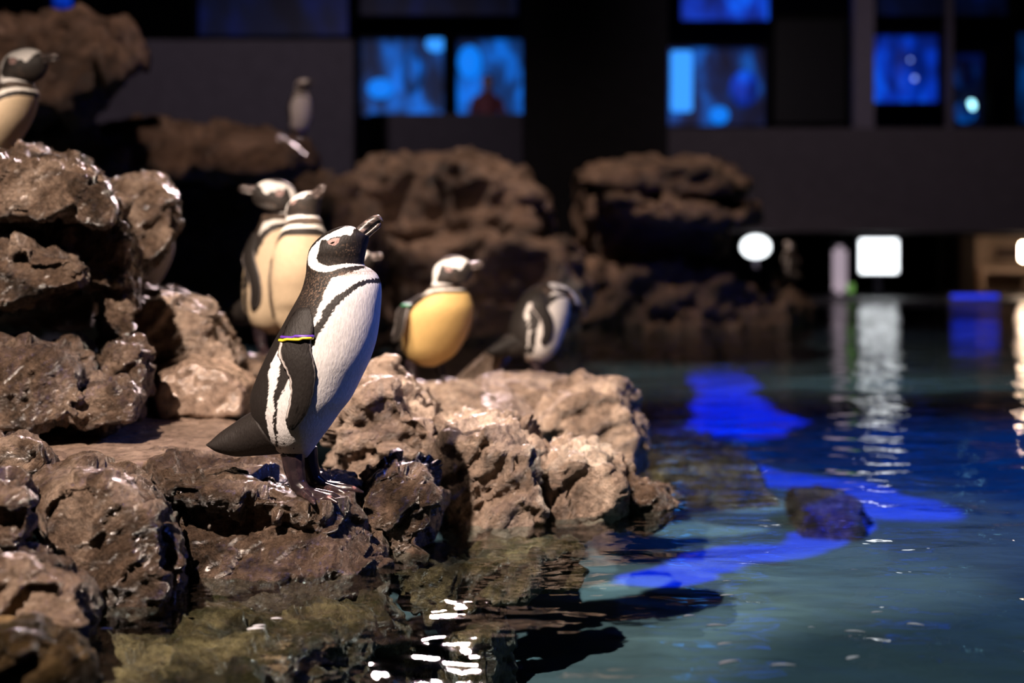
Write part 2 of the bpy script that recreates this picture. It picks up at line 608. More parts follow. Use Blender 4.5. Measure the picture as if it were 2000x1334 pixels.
box('bracket', (-0.03, 0.0, 0.05), (0.03, 1.2, 0.2), M_POST, lw)

# ------------------------------------------------------------------ water
m, nt, b = mat('pool_water')
nt.nodes.remove(b)
L = nt.links.new
pos = N(nt, 'ShaderNodeNewGeometry').outputs['Position']
mp = N(nt, 'ShaderNodeMapping')
mp.inputs['Scale'].default_value = (1.0, 1.5, 1.0)
L(pos, mp.inputs[0])
n1 = noise(nt, mp.outputs[0], 2.6, 2, 0.45, 0.3)
n2 = noise(nt, mp.outputs[0], 9.0, 2, 0.5, 0.4)
ad = N(nt, 'ShaderNodeMath', operation='MULTIPLY_ADD')
L(n2, ad.inputs[0])
ad.inputs[1].default_value = 0.16
L(n1, ad.inputs[2])
bp = N(nt, 'ShaderNodeBump')
bp.inputs['Strength'].default_value = 1.0
bp.inputs['Distance'].default_value = 0.024
L(ad.outputs[0], bp.inputs['Height'])
fr = N(nt, 'ShaderNodeFresnel')
fr.inputs['IOR'].default_value = 1.33
L(bp.outputs[0], fr.inputs['Normal'])
tr = N(nt, 'ShaderNodeBsdfTransparent')
tr.inputs[0].default_value = (0.80, 0.93, 0.96, 1)
gl = N(nt, 'ShaderNodeBsdfGlossy')
gl.inputs['Roughness'].default_value = 0.015
L(bp.outputs[0], gl.inputs['Normal'])
mixs = N(nt, 'ShaderNodeMixShader')
L(fr.outputs[0], mixs.inputs[0])
L(tr.outputs[0], mixs.inputs[1])
L(gl.outputs[0], mixs.inputs[2])
L(mixs.outputs[0], nt.nodes['Material Output'].inputs[0])
me = mesh_np('pool_water', [(-8.9, 0.5, 0), (12.9, 0.5, 0), (12.9, 19.3, 0), (1.85, 19.3, 0), (1.85, 16.1, 0), (-8.9, 16.1, 0)], [(0, 1, 2, 3, 4, 5)], False)
wo = link('pool_water', me, m)
tag(wo, 'dark blue rippled pool water around the rocks', 'water', kind='stuff')

# ------------------------------------------------------------------ projector that throws blue and pale shapes on the pool floor
ZF = -0.32
PJ = Vector((2.0, 4.6, 5.9))


def projector(shapes):
    d = bpy.data.lights.new('pool_projector_offscreen', 'SPOT')
    o = bpy.data.objects.new('pool_projector_offscreen', d)
    COL.objects.link(o)
    o.location = PJ
    d.energy = 1100
    d.spot_size = math.radians(120)
    d.spot_blend = 0.2
    d.shadow_soft_size = 0.01
    d.use_nodes = True
    nt = d.node_tree
    L = nt.links.new
    em = nt.nodes['Emission']
    inc = N(nt, 'ShaderNodeNewGeometry').outputs['Incoming']
    sep = N(nt, 'ShaderNodeSeparateXYZ')
    L(inc, sep.inputs[0])
    comb = N(nt, 'ShaderNodeCombineXYZ')
    for k in (0, 1):
        dv = N(nt, 'ShaderNodeMath', operation='DIVIDE')
        L(sep.outputs[k], dv.inputs[0])
        L(sep.outputs[2], dv.inputs[1])
        ma = N(nt, 'ShaderNodeMath', operation='MULTIPLY_ADD')
        L(dv.outputs[0], ma.inputs[0])
        ma.inputs[1].default_value = ZF - PJ.z
        ma.inputs[2].default_value = (PJ.x, PJ.y)[k]
        L(ma.outputs[0], comb.inputs[k])
    # wavy edges, as light thrown through rippling water has
    nz = N(nt, 'ShaderNodeTexNoise')
    nz.inputs['Scale'].default_value = 1.6
    nz.inputs['Detail'].default_value = 3
    L(comb.outputs[0], nz.inputs['Vector'])
    sb = N(nt, 'ShaderNodeVectorMath', operation='MULTIPLY_ADD')
    L(nz.outputs['Color'], sb.inputs[0])
    sb.inputs[1].default_value = (0.55, 0.55, 0)
    L(comb.outputs[0], sb.inputs[2])
    sh = N(nt, 'ShaderNodeVectorMath', operation='SUBTRACT')
    L(sb.outputs[0], sh.inputs[0])
    sh.inputs[1].default_value = (0.275, 0.275, 0)
    vec = sh.outputs[0]
    total = None
    for col, ells, soft in shapes:
        dist = None
        for (cx, cy, ax, ay, ang) in ells:
            mp = N(nt, 'ShaderNodeMapping', vector_type='TEXTURE')
            mp.inputs['Location'].default_value = (cx, cy, 0)
            mp.inputs['Rotation'].default_value = (0, 0, ang)
            mp.inputs['Scale'].default_value = (ax, ay, 1)
            L(vec, mp.inputs[0])
            ln = N(nt, 'ShaderNodeVectorMath', operation='LENGTH')
            L(mp.outputs[0], ln.inputs[0])
            if dist is None:
                dist = ln.outputs['Value']
            else:
                mn = N(nt, 'ShaderNodeMath', operation='MINIMUM')
                L(dist, mn.inputs[0])
                L(ln.outputs['Value'], mn.inputs[1])
                dist = mn.outputs[0]
        mr = N(nt, 'ShaderNodeMapRange')
        mr.inputs['From Min'].default_value = 1.0
        mr.inputs['From Max'].default_value = 1.0 - soft
        L(dist, mr.inputs['Value'])
        sc = N(nt, 'ShaderNodeVectorMath', operation='SCALE')
        sc.inputs[0].default_value = col
        L(mr.outputs[0], sc.inputs['Scale'])
        if total is None:
            total = sc.outputs[0]
        else:
            ad = N(nt, 'ShaderNodeVectorMath', operation='ADD')
            L(total, ad.inputs[0])
            L(sc.outputs[0], ad.inputs[1])
            total = ad.outputs[0]
    # the lens evens out the fall-off towards the edge of the picture
    ab = N(nt, 'ShaderNodeMath', operation='ABSOLUTE')
    L(sep.outputs[2], ab.inputs[0])
    pw = N(nt, 'ShaderNodeMath', operation='POWER')
    L(ab.outputs[0], pw.inputs[0])
    pw.inputs[1].default_value = -3.0
    L(pw.outputs[0], em.inputs['Strength'])
    L(total, em.inputs['Color'])
    return o


def stroke(pix, rad):
    """ellipses along a row of pixels on the pool floor; rad = half-width in metres"""
    out = []
    pts = [G(x, y, ZF) for x, y in pix]
    for p, q in zip(pts, pts[1:]):
        c = (p + q) / 2
        d = q - p
        out.append((c.x, c.y, d.length / 2 + rad, rad, math.atan2(d.y, d.x)))
    return out


blue = stroke([(1470, 716), (1410, 716)], 0.22) + stroke([(1405, 725), (1420, 770)], 0.26) + stroke([(1425, 770), (1460, 850)], 0.32) + stroke([(1480, 850), (1370, 840)], 0.22)
blue2 = stroke([(1310, 905), (1500, 935), (1640, 950), (1770, 1000)], 0.22)
blue2 += stroke([(1690, 1010), (1500, 1065), (1340, 1120), (1270, 1140)], 0.13)
grey = stroke([(1330, 985), (1500, 985)], 0.17) + stroke([(1320, 1040), (1400, 1030)], 0.12)
grey += stroke([(1280, 1140), (1110, 1190), (980, 1270), (860, 1340)], 0.085)
teal = stroke([(1620, 1070), (1560, 1160), (1460, 1330)], 0.24)
teal += stroke([(1800, 1120), (1700, 1330)], 0.34)
teal += stroke([(1980, 1170), (2000, 1330)], 0.3)
teal += stroke([(1500, 1330), (1560, 1750)], 0.4) + stroke([(1800, 1330), (1900, 1750)], 0.5)
far = stroke([(1150, 730), (1330, 720)], 0.6) + stroke([(1620, 750), (1950, 740)], 0.9)
projector([((0.0, 0.30, 16.0), blue, 0.10), ((0.0, 0.25, 9.0), blue2, 0.15), ((2.4, 2.3, 2.0), grey, 0.15), ((0.50, 0.54, 0.55), teal, 0.35), ((0.9, 1.0, 0.95), far, 0.4)])

# ------------------------------------------------------------------ rocks
# -- the ledge under the penguin in focus
lip = [P(330, 950, 2.88), P(450, 950, 2.88), P(560, 985, 2.88), P(640, 1008, 2.90), P(690, 988, 2.97),
       P(290, 890, 3.35), P(430, 880, 3.45), P(560, 900, 3.42), P(692, 930, 3.35),
       P(335, 990, 2.90), P(560, 1010, 2.91), P(640, 1030, 2.92), P(688, 1010, 2.97),
       W(300, 3.35, -0.1), W(690, 3.35, -0.1)]
core = [P(350, 990, 2.95), P(520, 1000, 2.96), P(640, 1005, 2.95), P(692, 966, 2.99), P(742, 1070, 3.0), P(754, 1088, 3.0),
        W(345, 2.86, -0.02), W(500, 2.83, -0.02), W(645, 2.86, -0.02), W(752, 2.98, -0.02),
        W(345, 2.80, -0.35), W(640, 2.78, -0.35), W(770, 2.95, -0.35), W(345, 3.4, -0.35), W(760, 3.35, -0.35), W(700, 3.35, 0.1)]
rock('ledge_rock', [lip, core], 'wet brown ledge rock with a sharp right corner under the penguin in focus', M_WET, 0.0055, amp=0.62, seed=3)
rock('boulder', [blob([(48, 960), (95, 908), (170, 890), (250, 905), (312, 960), (340, 1050), (350, 1150), (330, 1230), (150, 1240), (40, 1100)], 2.62, 3.1, fy=18)],
     'rounded wet boulder with pinkish glints left of the ledge rock', M_WET, 0.006, amp=0.6, seed=8, facet=0.8)
rock('wedge_stone', [blob([(296, 1040), (325, 1010), (350, 1040), (366, 1110), (350, 1200), (305, 1205)], 2.68, 2.95)],
     'narrow upright stone wedged between the rounded boulder and the ledge rock', M_WET, 0.005, amp=0.45, freq=1.5, seed=14)
rock('rock', [blob([(-60, 930), (20, 925), (62, 960), (72, 1010), (40, 1070), (-60, 1075)], 2.5, 2.85, fy=10)],
     'blunt brown rock above the shoreline rock with a curled lip', M_WET, 0.006, amp=0.6, seed=21)
rock('shore_rock', [blob([(-70, 1075), (40, 1066), (120, 1098), (172, 1140), (188, 1200), (168, 1330), (60, 1340), (-70, 1340)], 2.25, 2.7, fy=10)],
     'broad wet shoreline rock with a curled lip over the shallow water', M_WET, 0.006, amp=0.65, seed=25)
rock('shore_rock', [blob([(-70, 1200), (60, 1205), (140, 1245), (178, 1300), (186, 1430), (-70, 1430)], 2.02, 2.3, fy=10)],
     'dark algae-stained rock below the curled lip at the water', M_ALGAE, 0.006, amp=0.6, seed=29)
rock('rock', [blob([(-50, 866), (20, 852), (85, 872), (108, 905), (84, 935), (-50, 945)], 2.95, 3.25)],
     'small dark wet rock on the flat wet ground', M_WET, 0.006, amp=0.5, seed=33)
flat = [G(-120, 915, 0.185), G(260, 905, 0.185), G(425, 872, 0.19), G(520, 850, 0.19), G(420, 800, 0.21), G(-120, 795, 0.22)]
rock('flat_rock', [flat + [Vector((p.x, p.y, -0.3)) for p in flat]], 'flat smooth tan rock sheet with a wet sheen behind the boulders', M_SMOOTH, 0.008, amp=0.28, seed=36, facet=0.4, fine=0.6)
# -- ragged row behind the flat sheet
rock('ragged_rock', [blob([(-70, 835), (-70, 668), (40, 650), (110, 668), (168, 705), (182, 760), (150, 815), (60, 835)], 3.35, 3.85, fy=10)],
     'wide ragged brown rock under the dark hollow of the overhanging boulder', M_WET, 0.007, amp=0.7, seed=40)
rock('ragged_rock', [blob([(96, 720), (104, 668), (150, 652), (178, 682), (200, 730), (192, 790), (100, 800)], 3.6, 3.95)],
     'peaked tan rock behind the wide ragged rock', M_WET, 0.007, amp=0.6, seed=44)
rock('ragged_rock', [blob([(190, 695), (212, 670), (272, 658), (292, 690), (288, 760), (270, 810), (200, 810)], 3.6, 3.95)],
     'upright cracked rock with a dark cleft beside the peaked tan rock', M_WET, 0.006, amp=0.7, freq=1.4, seed=47)
rock('ragged_rock', [blob([(95, 790), (165, 735), (248, 732), (282, 770), (266, 822), (150, 838)], 3.38, 3.75, fy=8)],
     'low wet rock with bright sparkles in front of the cracked rock', M_WET, 0.006, amp=0.5, seed=51)
rock('smooth_rock', [blob([(275, 770), (300, 718), (380, 692), (450, 712), (500, 745), (490, 810), (300, 815)], 3.85, 4.5, fy=14)],
     'smooth shiny tan rock behind the tail of the penguin in focus', M_SMOOTH, 0.008, amp=0.5, seed=55, facet=0.5)
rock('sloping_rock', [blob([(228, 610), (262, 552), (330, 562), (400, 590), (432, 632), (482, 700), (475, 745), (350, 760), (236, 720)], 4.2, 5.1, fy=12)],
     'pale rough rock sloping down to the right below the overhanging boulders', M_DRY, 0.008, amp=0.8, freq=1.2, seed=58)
up = blob([(-80, 302), (0, 298), (110, 303), (190, 330), (228, 395), (238, 425), (60, 418), (-80, 410)], 3.62, 4.4, front=0.86, fy=14)
lo = blob([(-80, 475), (40, 470), (150, 500), (182, 540), (150, 560), (40, 596), (-80, 608)], 3.56, 4.3, front=0.92)
co = blob([(-80, 350), (200, 370), (256, 470), (250, 560), (140, 556), (-80, 570)], 3.8, 4.35, front=0.95)
le = blob([(185, 450), (258, 460), (266, 560), (246, 690), (214, 690), (190, 560)], 3.85, 4.35)
rock('overhanging_boulder', [up, lo, co, le], 'huge layered boulder overhanging a black hollow', M_WET, 0.008, amp=0.75, freq=0.9, seed=62)
rock('boulder', [blob([(214, 352), (260, 341), (318, 345), (346, 395), (350, 440), (322, 492), (272, 535), (222, 560)], 4.3, 4.75, front=0.85)],
     'shaded boulder with a bright top leaning behind the huge layered boulder', M_WET, 0.009, amp=0.55, seed=66)
rock('rock_floor', [blob([(-80, 690), (200, 700), (280, 720), (300, 860), (-80, 860)], 4.0, 4.9)],
     'dark rock floor inside the black hollow', M_WET, 0.014, amp=0.5, seed=68)
rock('rock', [blob([(360, 745), (400, 702), (480, 690), (640, 695), (730, 715), (770, 800), (420, 850)], 4.55, 5.6, fy=14)],
     'brown rock carrying the huddled pair of penguins', M_WET, 0.01, amp=0.45, seed=70, facet=0.7)
rock('rock', [blob([(-420, 440), (100, 435), (170, 460), (180, 640), (-420, 640)], 4.35, 5.2)],
     'dark rock shelf behind the huge layered boulder', M_BACK, 0.014, amp=0.5, seed=72)
# -- the point running out to the right
rock('shore_rock', [blob([(702, 970), (716, 905), (780, 880), (836, 905), (860, 960), (852, 1020), (812, 1110), (745, 1120), (722, 1060)], 3.08, 3.5, fy=12)],
     'chunky tan rock with a dark hollow right behind the corner of the ledge rock', M_WET, 0.006, amp=0.75, seed=75)
rock('rock', [blob([(650, 930), (640, 800), (690, 726), (760, 712), (830, 770), (885, 830), (900, 920), (760, 980)], 3.55, 4.5, fy=30)],
     'large tan rock behind the belly of the penguin in focus, taking its shadow', M_DRY, 0.008, amp=0.8, seed=78)
rock('shore_rock', [blob([(826, 920), (862, 812), (960, 800), (1042, 852), (1072, 910), (1085, 990), (1060, 1050), (900, 1060), (850, 1010)], 3.4, 3.95, fy=22)],
     'broad cracked rock dropping to the water in the middle of the shore', M_DRY, 0.007, amp=0.85, seed=82)
rock('shore_rock', [blob([(1040, 905), (1100, 868), (1176, 872), (1222, 920), (1232, 1000), (1150, 1040), (1060, 1030)], 3.5, 3.95, fy=14)],
     'brown shore rock with two dark hollows beside the broad cracked rock', M_DRY, 0.007, amp=0.9, freq=1.2, seed=86)
rock('leaning_stone', [blob([(1092, 872), (1112, 850), (1160, 858), (1212, 905), (1206, 930), (1150, 918)], 3.85, 4.15)],
     'oblong stone leaning on the brown shore rock', M_DRY, 0.006, amp=0.5, freq=1.3, seed=90)
rock('boulder', [blob([(1036, 820), (1088, 752), (1150, 738), (1212, 736), (1240, 780), (1262, 850), (1248, 910), (1100, 910)], 4.3, 5.0, fy=20)],
     'pale pyramid-shaped boulder at the end of the shore', M_DRY, 0.008, amp=0.7, seed=93)
rock('rock', [blob([(755, 800), (800, 752), (900, 745), (1000, 765), (1058, 812), (1052, 900), (900, 900), (790, 880)], 4.3, 5.5, fy=40, by=-10)],
     'pale tan rock under the feet of the yellow-bellied penguin', M_DRY, 0.009, amp=0.5, seed=96, facet=0.8)
rock('flat_stone', [blob([(888, 775), (945, 735), (1040, 728), (1112, 738), (1120, 780), (1000, 820), (900, 815)], 4.95, 5.8, fy=22)],
     'flat pale stone in front of the bowing penguin', M_DRY, 0.009, amp=0.45, seed=99)
rock('ridge_stone', [blob([(880, 752), (930, 702), (985, 664), (994, 700), (945, 760)], 5.75, 6.2)],
     'bright narrow ridge of stone behind the bowing penguin', M_DRY, 0.009, amp=0.35, seed=102)
rock('shore_rock', [blob([(1126, 965), (1180, 938), (1250, 935), (1300, 958), (1336, 985), (1290, 1030), (1150, 1030)], 3.6, 4.0, fy=10)],
     'low wet tip of the shore with small bright glints', M_WET, 0.006, amp=0.8, freq=1.3, seed=105)
# -- under the water
def sunk(pix, z, deep=0.34, spread=1.3):
    top = [G(x, y, z) for x, y in pix]
    c = sum(top, Vector()) / len(top)
    return top + [c + (p - c) * spread - Vector((0, 0, deep)) for p in top]


rock('submerged_rock', [sunk([(170, 1215), (420, 1160), (700, 1140), (760, 1165), (640, 1235), (520, 1290), (420, 1350), (160, 1380)], -0.055)],
     'golden brown rock just under the shallow water in front of the boulders', M_ALGAE, 0.007, amp=0.75, seed=108)
rock('submerged_rock', [sunk([(760, 1115), (960, 1055), (1120, 1042), (1150, 1060), (1020, 1095), (860, 1118)], -0.03, 0.09, 0.9)],
     'golden algae-covered rock under the water along the shore', M_ALGAE, 0.007, amp=0.5, seed=111)
rock('submerged_rock', [sunk([(890, 1165), (990, 1160), (1000, 1205), (960, 1240), (890, 1245), (860, 1205)], -0.16, 0.2, 1.0)],
     'olive green round rock deeper under the water', M_ALGAE, 0.007, amp=0.5, seed=114)
rock('submerged_rock', [sunk([(440, 1300), (620, 1245), (760, 1215), (820, 1240), (770, 1310), (680, 1400), (440, 1420)], -0.20, 0.2, 1.0)],
     'grey-green rock under the water in front of the golden brown rock', M_ALGAE, 0.008, amp=0.5, seed=117)
rock('submerged_rock', [sunk([(1250, 850), (1330, 838), (1440, 868), (1460, 895), (1330, 905), (1260, 890)], -0.16, 0.2, 1.6)],
     'brownish violet rock awash beyond the pale pyramid-shaped boulder', M_ALGAE, 0.01, amp=0.5, seed=126)
rock('submerged_rock', [sunk([(1550, 962), (1600, 948), (1680, 972), (1660, 998), (1575, 992)], -0.23, 0.14, 1.4)],
     'small black rock awash in the bright blue water', M_WET, 0.008, amp=0.5, seed=129)
# -- far rockwork
rock('cliff_rock', [blob([(-80, 60), (40, 45), (150, 40), (240, 62), (265, 120), (215, 190), (160, 225), (-80, 250)], 7.0, 8.6), blob([(180, 90), (262, 110), (262, 140), (190, 170)], 6.9, 7.6)],
     'dim brown cliff of rock behind the penguin on the upper ledge', M_BACK, 0.03, amp=0.68, facet=1.25, fine=0.5, freq=0.35, seed=132)
rock('cliff_rock', [blob([(-80, 225), (160, 225), (260, 300), (280, 420), (270, 660), (-80, 660)], 7.6, 8.6)],
     'shadowed foot of the brown cliff', M_BACK, 0.03, amp=0.54, facet=1.25, fine=0.5, freq=0.4, seed=135)
rock('rock_ledge', [blob([(110, 275), (200, 245), (330, 238), (480, 256), (600, 288), (622, 325), (540, 345), (340, 342), (180, 330)], 8.0, 10.0, fy=10)],
     'long brown rock ledge under the small distant penguin', M_BACK, 0.03, amp=0.54, facet=1.25, fine=0.5, freq=0.4, seed=138)
rock('shaded_rock', [blob([(200, 330), (640, 330), (760, 420), (760, 680), (200, 680)], 10.2, 11.4)],
     'black shaded rock wall below the long brown ledge', M_BACK, 0.04, amp=0.54, facet=1.25, fine=0.5, freq=0.35, seed=141)
rock('rock_mound', [blob([(640, 365), (710, 325), (790, 306), (900, 300), (1000, 322), (1070, 375), (1085, 455), (900, 485), (720, 450)], 11.2, 13.0, fy=12)],
     'brown rock mound with a pinkish lit crest in front of the blue tank window', M_BACK, 0.035, amp=0.61, facet=1.25, fine=0.5, freq=0.35, seed=144)
rock('rock_mound', [blob([(740, 470), (860, 455), (1000, 452), (1120, 475), (1150, 600), (1100, 690), (760, 690)], 10.6, 12.4)],
     'shaded brown rock at the waterline below the pinkish crest', M_BACK, 0.035, amp=0.68, facet=1.25, fine=0.5, freq=0.4, seed=147)
t1 = blob([(1120, 355), (1160, 328), (1260, 316), (1400, 310), (1440, 326), (1466, 372), (1440, 380), (1300, 376), (1180, 350)], 12.4, 14.4, fy=6)
t2 = blob([(1150, 372), (1240, 398), (1330, 405), (1478, 400), (1480, 428), (1420, 448), (1300, 440), (1180, 415)], 12.3, 14.2)
t3 = blob([(1120, 360), (1430, 370), (1420, 520), (1140, 540)], 13.0, 14.6)
rock('layered_rock', [t1, t2, t3], 'big layered brown rock with black horizontal clefts before the parapet', M_BACK, 0.03, amp=0.54, facet=1.25, fine=0.5, freq=0.35, seed=150)
rock('rock_mound', [blob([(1000, 520), (1180, 490), (1330, 488), (1430, 512), (1535, 548), (1590, 592), (1590, 660), (1200, 680), (1010, 670)], 12.6, 14.6, fy=10)],
     'low tan rocks at the waterline below the big layered rock', M_BACK, 0.03, amp=0.75, facet=1.25, fine=0.5, freq=0.45, seed=153)


# -- bed the stones: where a stone would run into one laid before it, its face is cut back to lie against that stone
from mathutils.bvhtree import BVHTree


def world_tree(o):
    off = o.location
    return BVHTree.FromPolygons([v.co + off for v in o.data.vertices], [p.vertices[:] for p in o.data.polygons])


def inside(tree, p, q, n):
    if (p - q).dot(n) >= 0:
        return False
    for d in (Vector((0.31, 0.22, 0.92)), Vector((-0.45, -0.81, 0.37))):
        k, o = 0, p.copy()
        while k < 24:
            h = tree.ray_cast(o, d)
            if h[0] is None:
                break
            k += 1
            o = h[0] + d * 1e-4
        if k % 2 == 0:
            return False
    return True


def bounds(o):
    n = len(o.data.vertices)
    c = np.empty(n * 3)
    o.data.vertices.foreach_get('co', c)
    c = c.reshape(-1, 3) + np.array(o.location)
    return c, c.min(0), c.max(0)


def bed_rocks():
    trees, boxes = [], []
    for i, o in enumerate(ROCKS):
        c, lo, hi = bounds(o)
        changed = False
        for _ in range(2):
            moved = 0
            for j in range(i):
                lj, hj = boxes[j]
                if (lo > hj).any() or (hi < lj).any():
                    continue
                emb = 1.3 * max(VOXEL[o.name], VOXEL[ROCKS[j].name])
                for k in np.nonzero(((c > lj) & (c < hj)).all(1))[0]:
                    p = Vector(c[k])
                    q, n, idx, d = trees[j].find_nearest(p)
                    if d > emb * 1.02 and inside(trees[j], p, q, n):
                        c[k] = q - n * emb
                        moved += 1
            changed |= moved > 0
            if not moved:
                break
        if changed:
            o.data.vertices.foreach_set('co', (c - np.array(o.location)).ravel())
            o.data.update()
            c, lo, hi = bounds(o)
        trees.append(world_tree(o))
        boxes.append((lo, hi))


bed_rocks()

# ------------------------------------------------------------------ penguins
# canonical bird = the one in focus; rows of (back x, back y, front x, front y, half width), in photograph pixels, from vent to bill base
CAN = [(562, 897, 600, 893, 20), (550, 885, 609, 882, 44), (530, 872, 626, 858, 66), (508, 846, 645, 833, 82), (493, 812, 665, 804, 91),
       (490, 776, 686, 777, 96), (503, 736, 706, 738, 98), (519, 700, 723, 702, 98), (536, 666, 734, 669, 95), (552, 637, 740, 637, 91),
       (566, 611, 743, 608, 85), (579, 588, 745, 578, 77), (589, 568, 744, 555, 67), (595, 548, 737, 537, 58), (598, 532, 725, 526, 51),
       (599, 517, 712, 518, 47), (601, 502, 712, 506, 46), (604, 489, 714, 496, 47), (613, 475, 716, 486, 46), (633, 457, 719, 474, 42),
       (658, 445, 721, 466, 35), (680, 441, 722, 463, 27), (695, 445, 721, 463, 18)]
SC = 1.0 / 926.0
CANP = [(a - 590, 965 - b, c - 590, 965 - d, w) for a, b, c, d, w in CAN]
NEUTRAL = [(-22, 62, 12, 62, 20), (-42, 76, 26, 74, 46), (-64, 98, 44, 88, 70), (-82, 132, 64, 115, 88), (-90, 170, 80, 150, 97),
           (-90, 205, 92, 186, 102), (-84, 240, 100, 224, 104), (-76, 275, 104, 262, 102), (-66, 308, 104, 298, 98), (-56, 336, 100, 330, 92),
           (-46, 362, 94, 358, 85), (-38, 384, 88, 380, 76), (-30, 402, 80, 398, 67), (-25, 418, 74, 412, 60), (-22, 432, 69, 423, 55),
           (-20, 448, 67, 431, 52), (-21, 468, 70, 433, 51), (-18, 490, 80, 436, 51), (-6, 511, 92, 441, 49), (18, 528, 102, 449, 44),
           (50, 535, 110, 458, 36), (80, 530, 116, 468, 27), (104, 517, 119, 481, 18)]
BOW = [(-22, 52, 12, 52, 20), (-50, 66, 30, 64, 46), (-82, 90, 52, 82, 70), (-102, 122, 72, 108, 88), (-112, 156, 86, 138, 97),
       (-112, 190, 97, 168, 102), (-104, 225, 108, 200, 102), (-92, 258, 116, 228, 99), (-78, 285, 120, 250, 94), (-62, 306, 122, 268, 88),
       (-45, 322, 122, 282, 81), (-28, 334, 120, 290, 73), (-12, 343, 118, 295, 65), (2, 349, 114, 296, 58), (14, 353, 110, 293, 53),
       (28, 355, 107, 287, 49), (48, 357, 110, 277, 49), (72, 354, 114, 266, 49), (100, 346, 120, 256, 47), (124, 332, 126, 248, 43),
       (144, 312, 132, 243, 35), (156, 291, 138, 242, 27), (162, 274, 146, 243, 18)]


def hunch(rows, drop, wide, lean=0.0):
    out = []
    for (bx, bz, fx, fz, w) in rows:
        q = []
        for x, z in ((bx, bz), (fx, fz)):
            t = min(1.0, max(0.0, (z - 240) / 200.0))
            k = 1 + (wide - 1) * (1 - t)
            q += [x * k + lean * min(z, 400), z - drop * t]
        out.append((*q, w * (1 + (wide - 1) * (1 - t * 0.8))))
    return out


HUNCH = hunch(NEUTRAL, 85, 1.22, 0.2)
LEAN = hunch(NEUTRAL, 25, 1.05, 0.62)

C_OUT = [(694, 446), (688, 443), (677, 443), (663, 449), (650, 455), (636, 463), (622, 474), (611, 485), (605, 495), (603, 505), (605, 517), (613, 525), (627, 530),
         (643, 531.5), (654, 530), (667, 525), (681, 522), (699, 519), (725, 519)]
C_IN = [(725, 516), (706, 516.5), (690, 515), (676, 515), (658, 518), (647, 520), (636, 517), (627, 512), (623, 505), (626, 497), (628, 489), (629, 478), (631, 470),
        (639, 468), (645, 470), (656, 464), (672, 462), (675, 459), (681, 459), (688, 462), (693, 456)]
CBAND = C_OUT + C_IN
BELLY = [(770, 524), (712, 524), (695, 530), (674, 537), (653, 543), (647, 560), (638, 583), (630, 606), (624, 622), (606, 642), (580, 655), (563, 663), (553, 680),
         (542, 702), (535, 721), (539, 753), (536, 780), (532, 802), (537, 842), (543, 869), (552, 890), (565, 925), (800, 930), (800, 524)]
STRIPE = [(780, 541), (742, 543), (724, 545), (703, 551), (684, 564), (668, 576), (653, 589), (642, 606), (638, 618), (626, 634), (604, 664), (578, 690), (562, 704),
          (556, 740), (551, 757), (548, 775), (552, 791), (546, 813), (550, 842), (548, 866), (553, 866), (554, 830), (556, 800), (557, 775), (567, 758),
          (578, 735), (592, 712), (616, 680), (634, 650), (646, 632), (655, 616), (662, 602), (675, 589), (692, 571), (708, 560), (724, 553), (742, 553), (780, 551)]
BIB = BELLY[:9] + [(638, 618), (642, 606), (653, 589), (668, 576), (684, 564), (703, 551), (724, 545), (742, 543), (780, 541)]
LID = [(644, 472), (656, 466), (669, 465), (667, 474), (659, 481), (648, 478)]
DOTS = [(566, 858, 2.2), (560, 880, 2.0), (571, 893, 2.4), (557, 868, 1.6), (574, 880, 1.4), (583, 868, 1.5), (566, 905, 2.0)]


def in_poly(x, y, poly):
    inside = np.zeros(len(x), bool)
    n = len(poly)
    j = n - 1
    for i in range(n):
        xi, yi = poly[i]
        xj, yj = poly[j]
        if yi != yj:
            c = ((yi > y) != (yj > y)) & (x < (xj - xi) * (y - yi) / (yj - yi) + xi)
            inside ^= c
        j = i
    return inside


def catmull(ctrl, ts):
    c = np.array(ctrl, float)
    n = len(c)
    c = np.vstack([2 * c[0] - c[1], c, 2 * c[-1] - c[-2]])
    i = np.clip(np.floor(ts).astype(int), 0, n - 2)
    t = (ts - i)[:, None]
    p0, p1, p2, p3 = c[i], c[i + 1], c[i + 2], c[i + 3]
    return 0.5 * (2 * p1 + (p2 - p0) * t + (2 * p0 - 5 * p1 + 4 * p2 - p3) * t ** 2 + (3 * p1 - p0 - 3 * p2 + p3) * t ** 3)


def pose_rows(rows, ts):
    r = catmull(rows, ts)
    B, F, w = r[:, 0:2], r[:, 2:4], r[:, 4]
    return (B + F) / 2, (F - B) / 2, w


def body_points(rows, nr, ns):
    ts = np.linspace(0, len(rows) - 1, nr)
    C, A, w = pose_rows(rows, ts)
    th = np.linspace(0, 2 * np.pi, ns, endpoint=False)
    ct, st = np.cos(th), np.sin(th)
    v = np.zeros((nr, ns, 3))
    v[:, :, 0] = C[:, None, 0] + A[:, None, 0] * ct
    v[:, :, 2] = C[:, None, 1] + A[:, None, 1] * ct
    v[:, :, 1] = w[:, None] * st
    return v


class Turn:
    """turns the head about the neck"""
    def __init__(self, rows, yaw):
        C, A, w = pose_rows(rows, np.array([12.0, 17.0]))
        self.z0, self.z1 = C[0][1], C[1][1]
        self.c = C[1]
        self.yaw = yaw

    def __call__(self, v):
        if not self.yaw:
            return v
        v = np.array(v, float)
        t = np.clip((v[..., 2] - self.z0) / max(1e-6, self.z1 - self.z0), 0, 1)
        t = t * t * (3 - 2 * t) * self.yaw
        x, y = v[..., 0] - self.c[0], v[..., 1].copy()
        v[..., 0] = self.c[0] + x * np.cos(t) - y * np.sin(t)
        v[..., 1] = x * np.sin(t) + y * np.cos(t)
        return v


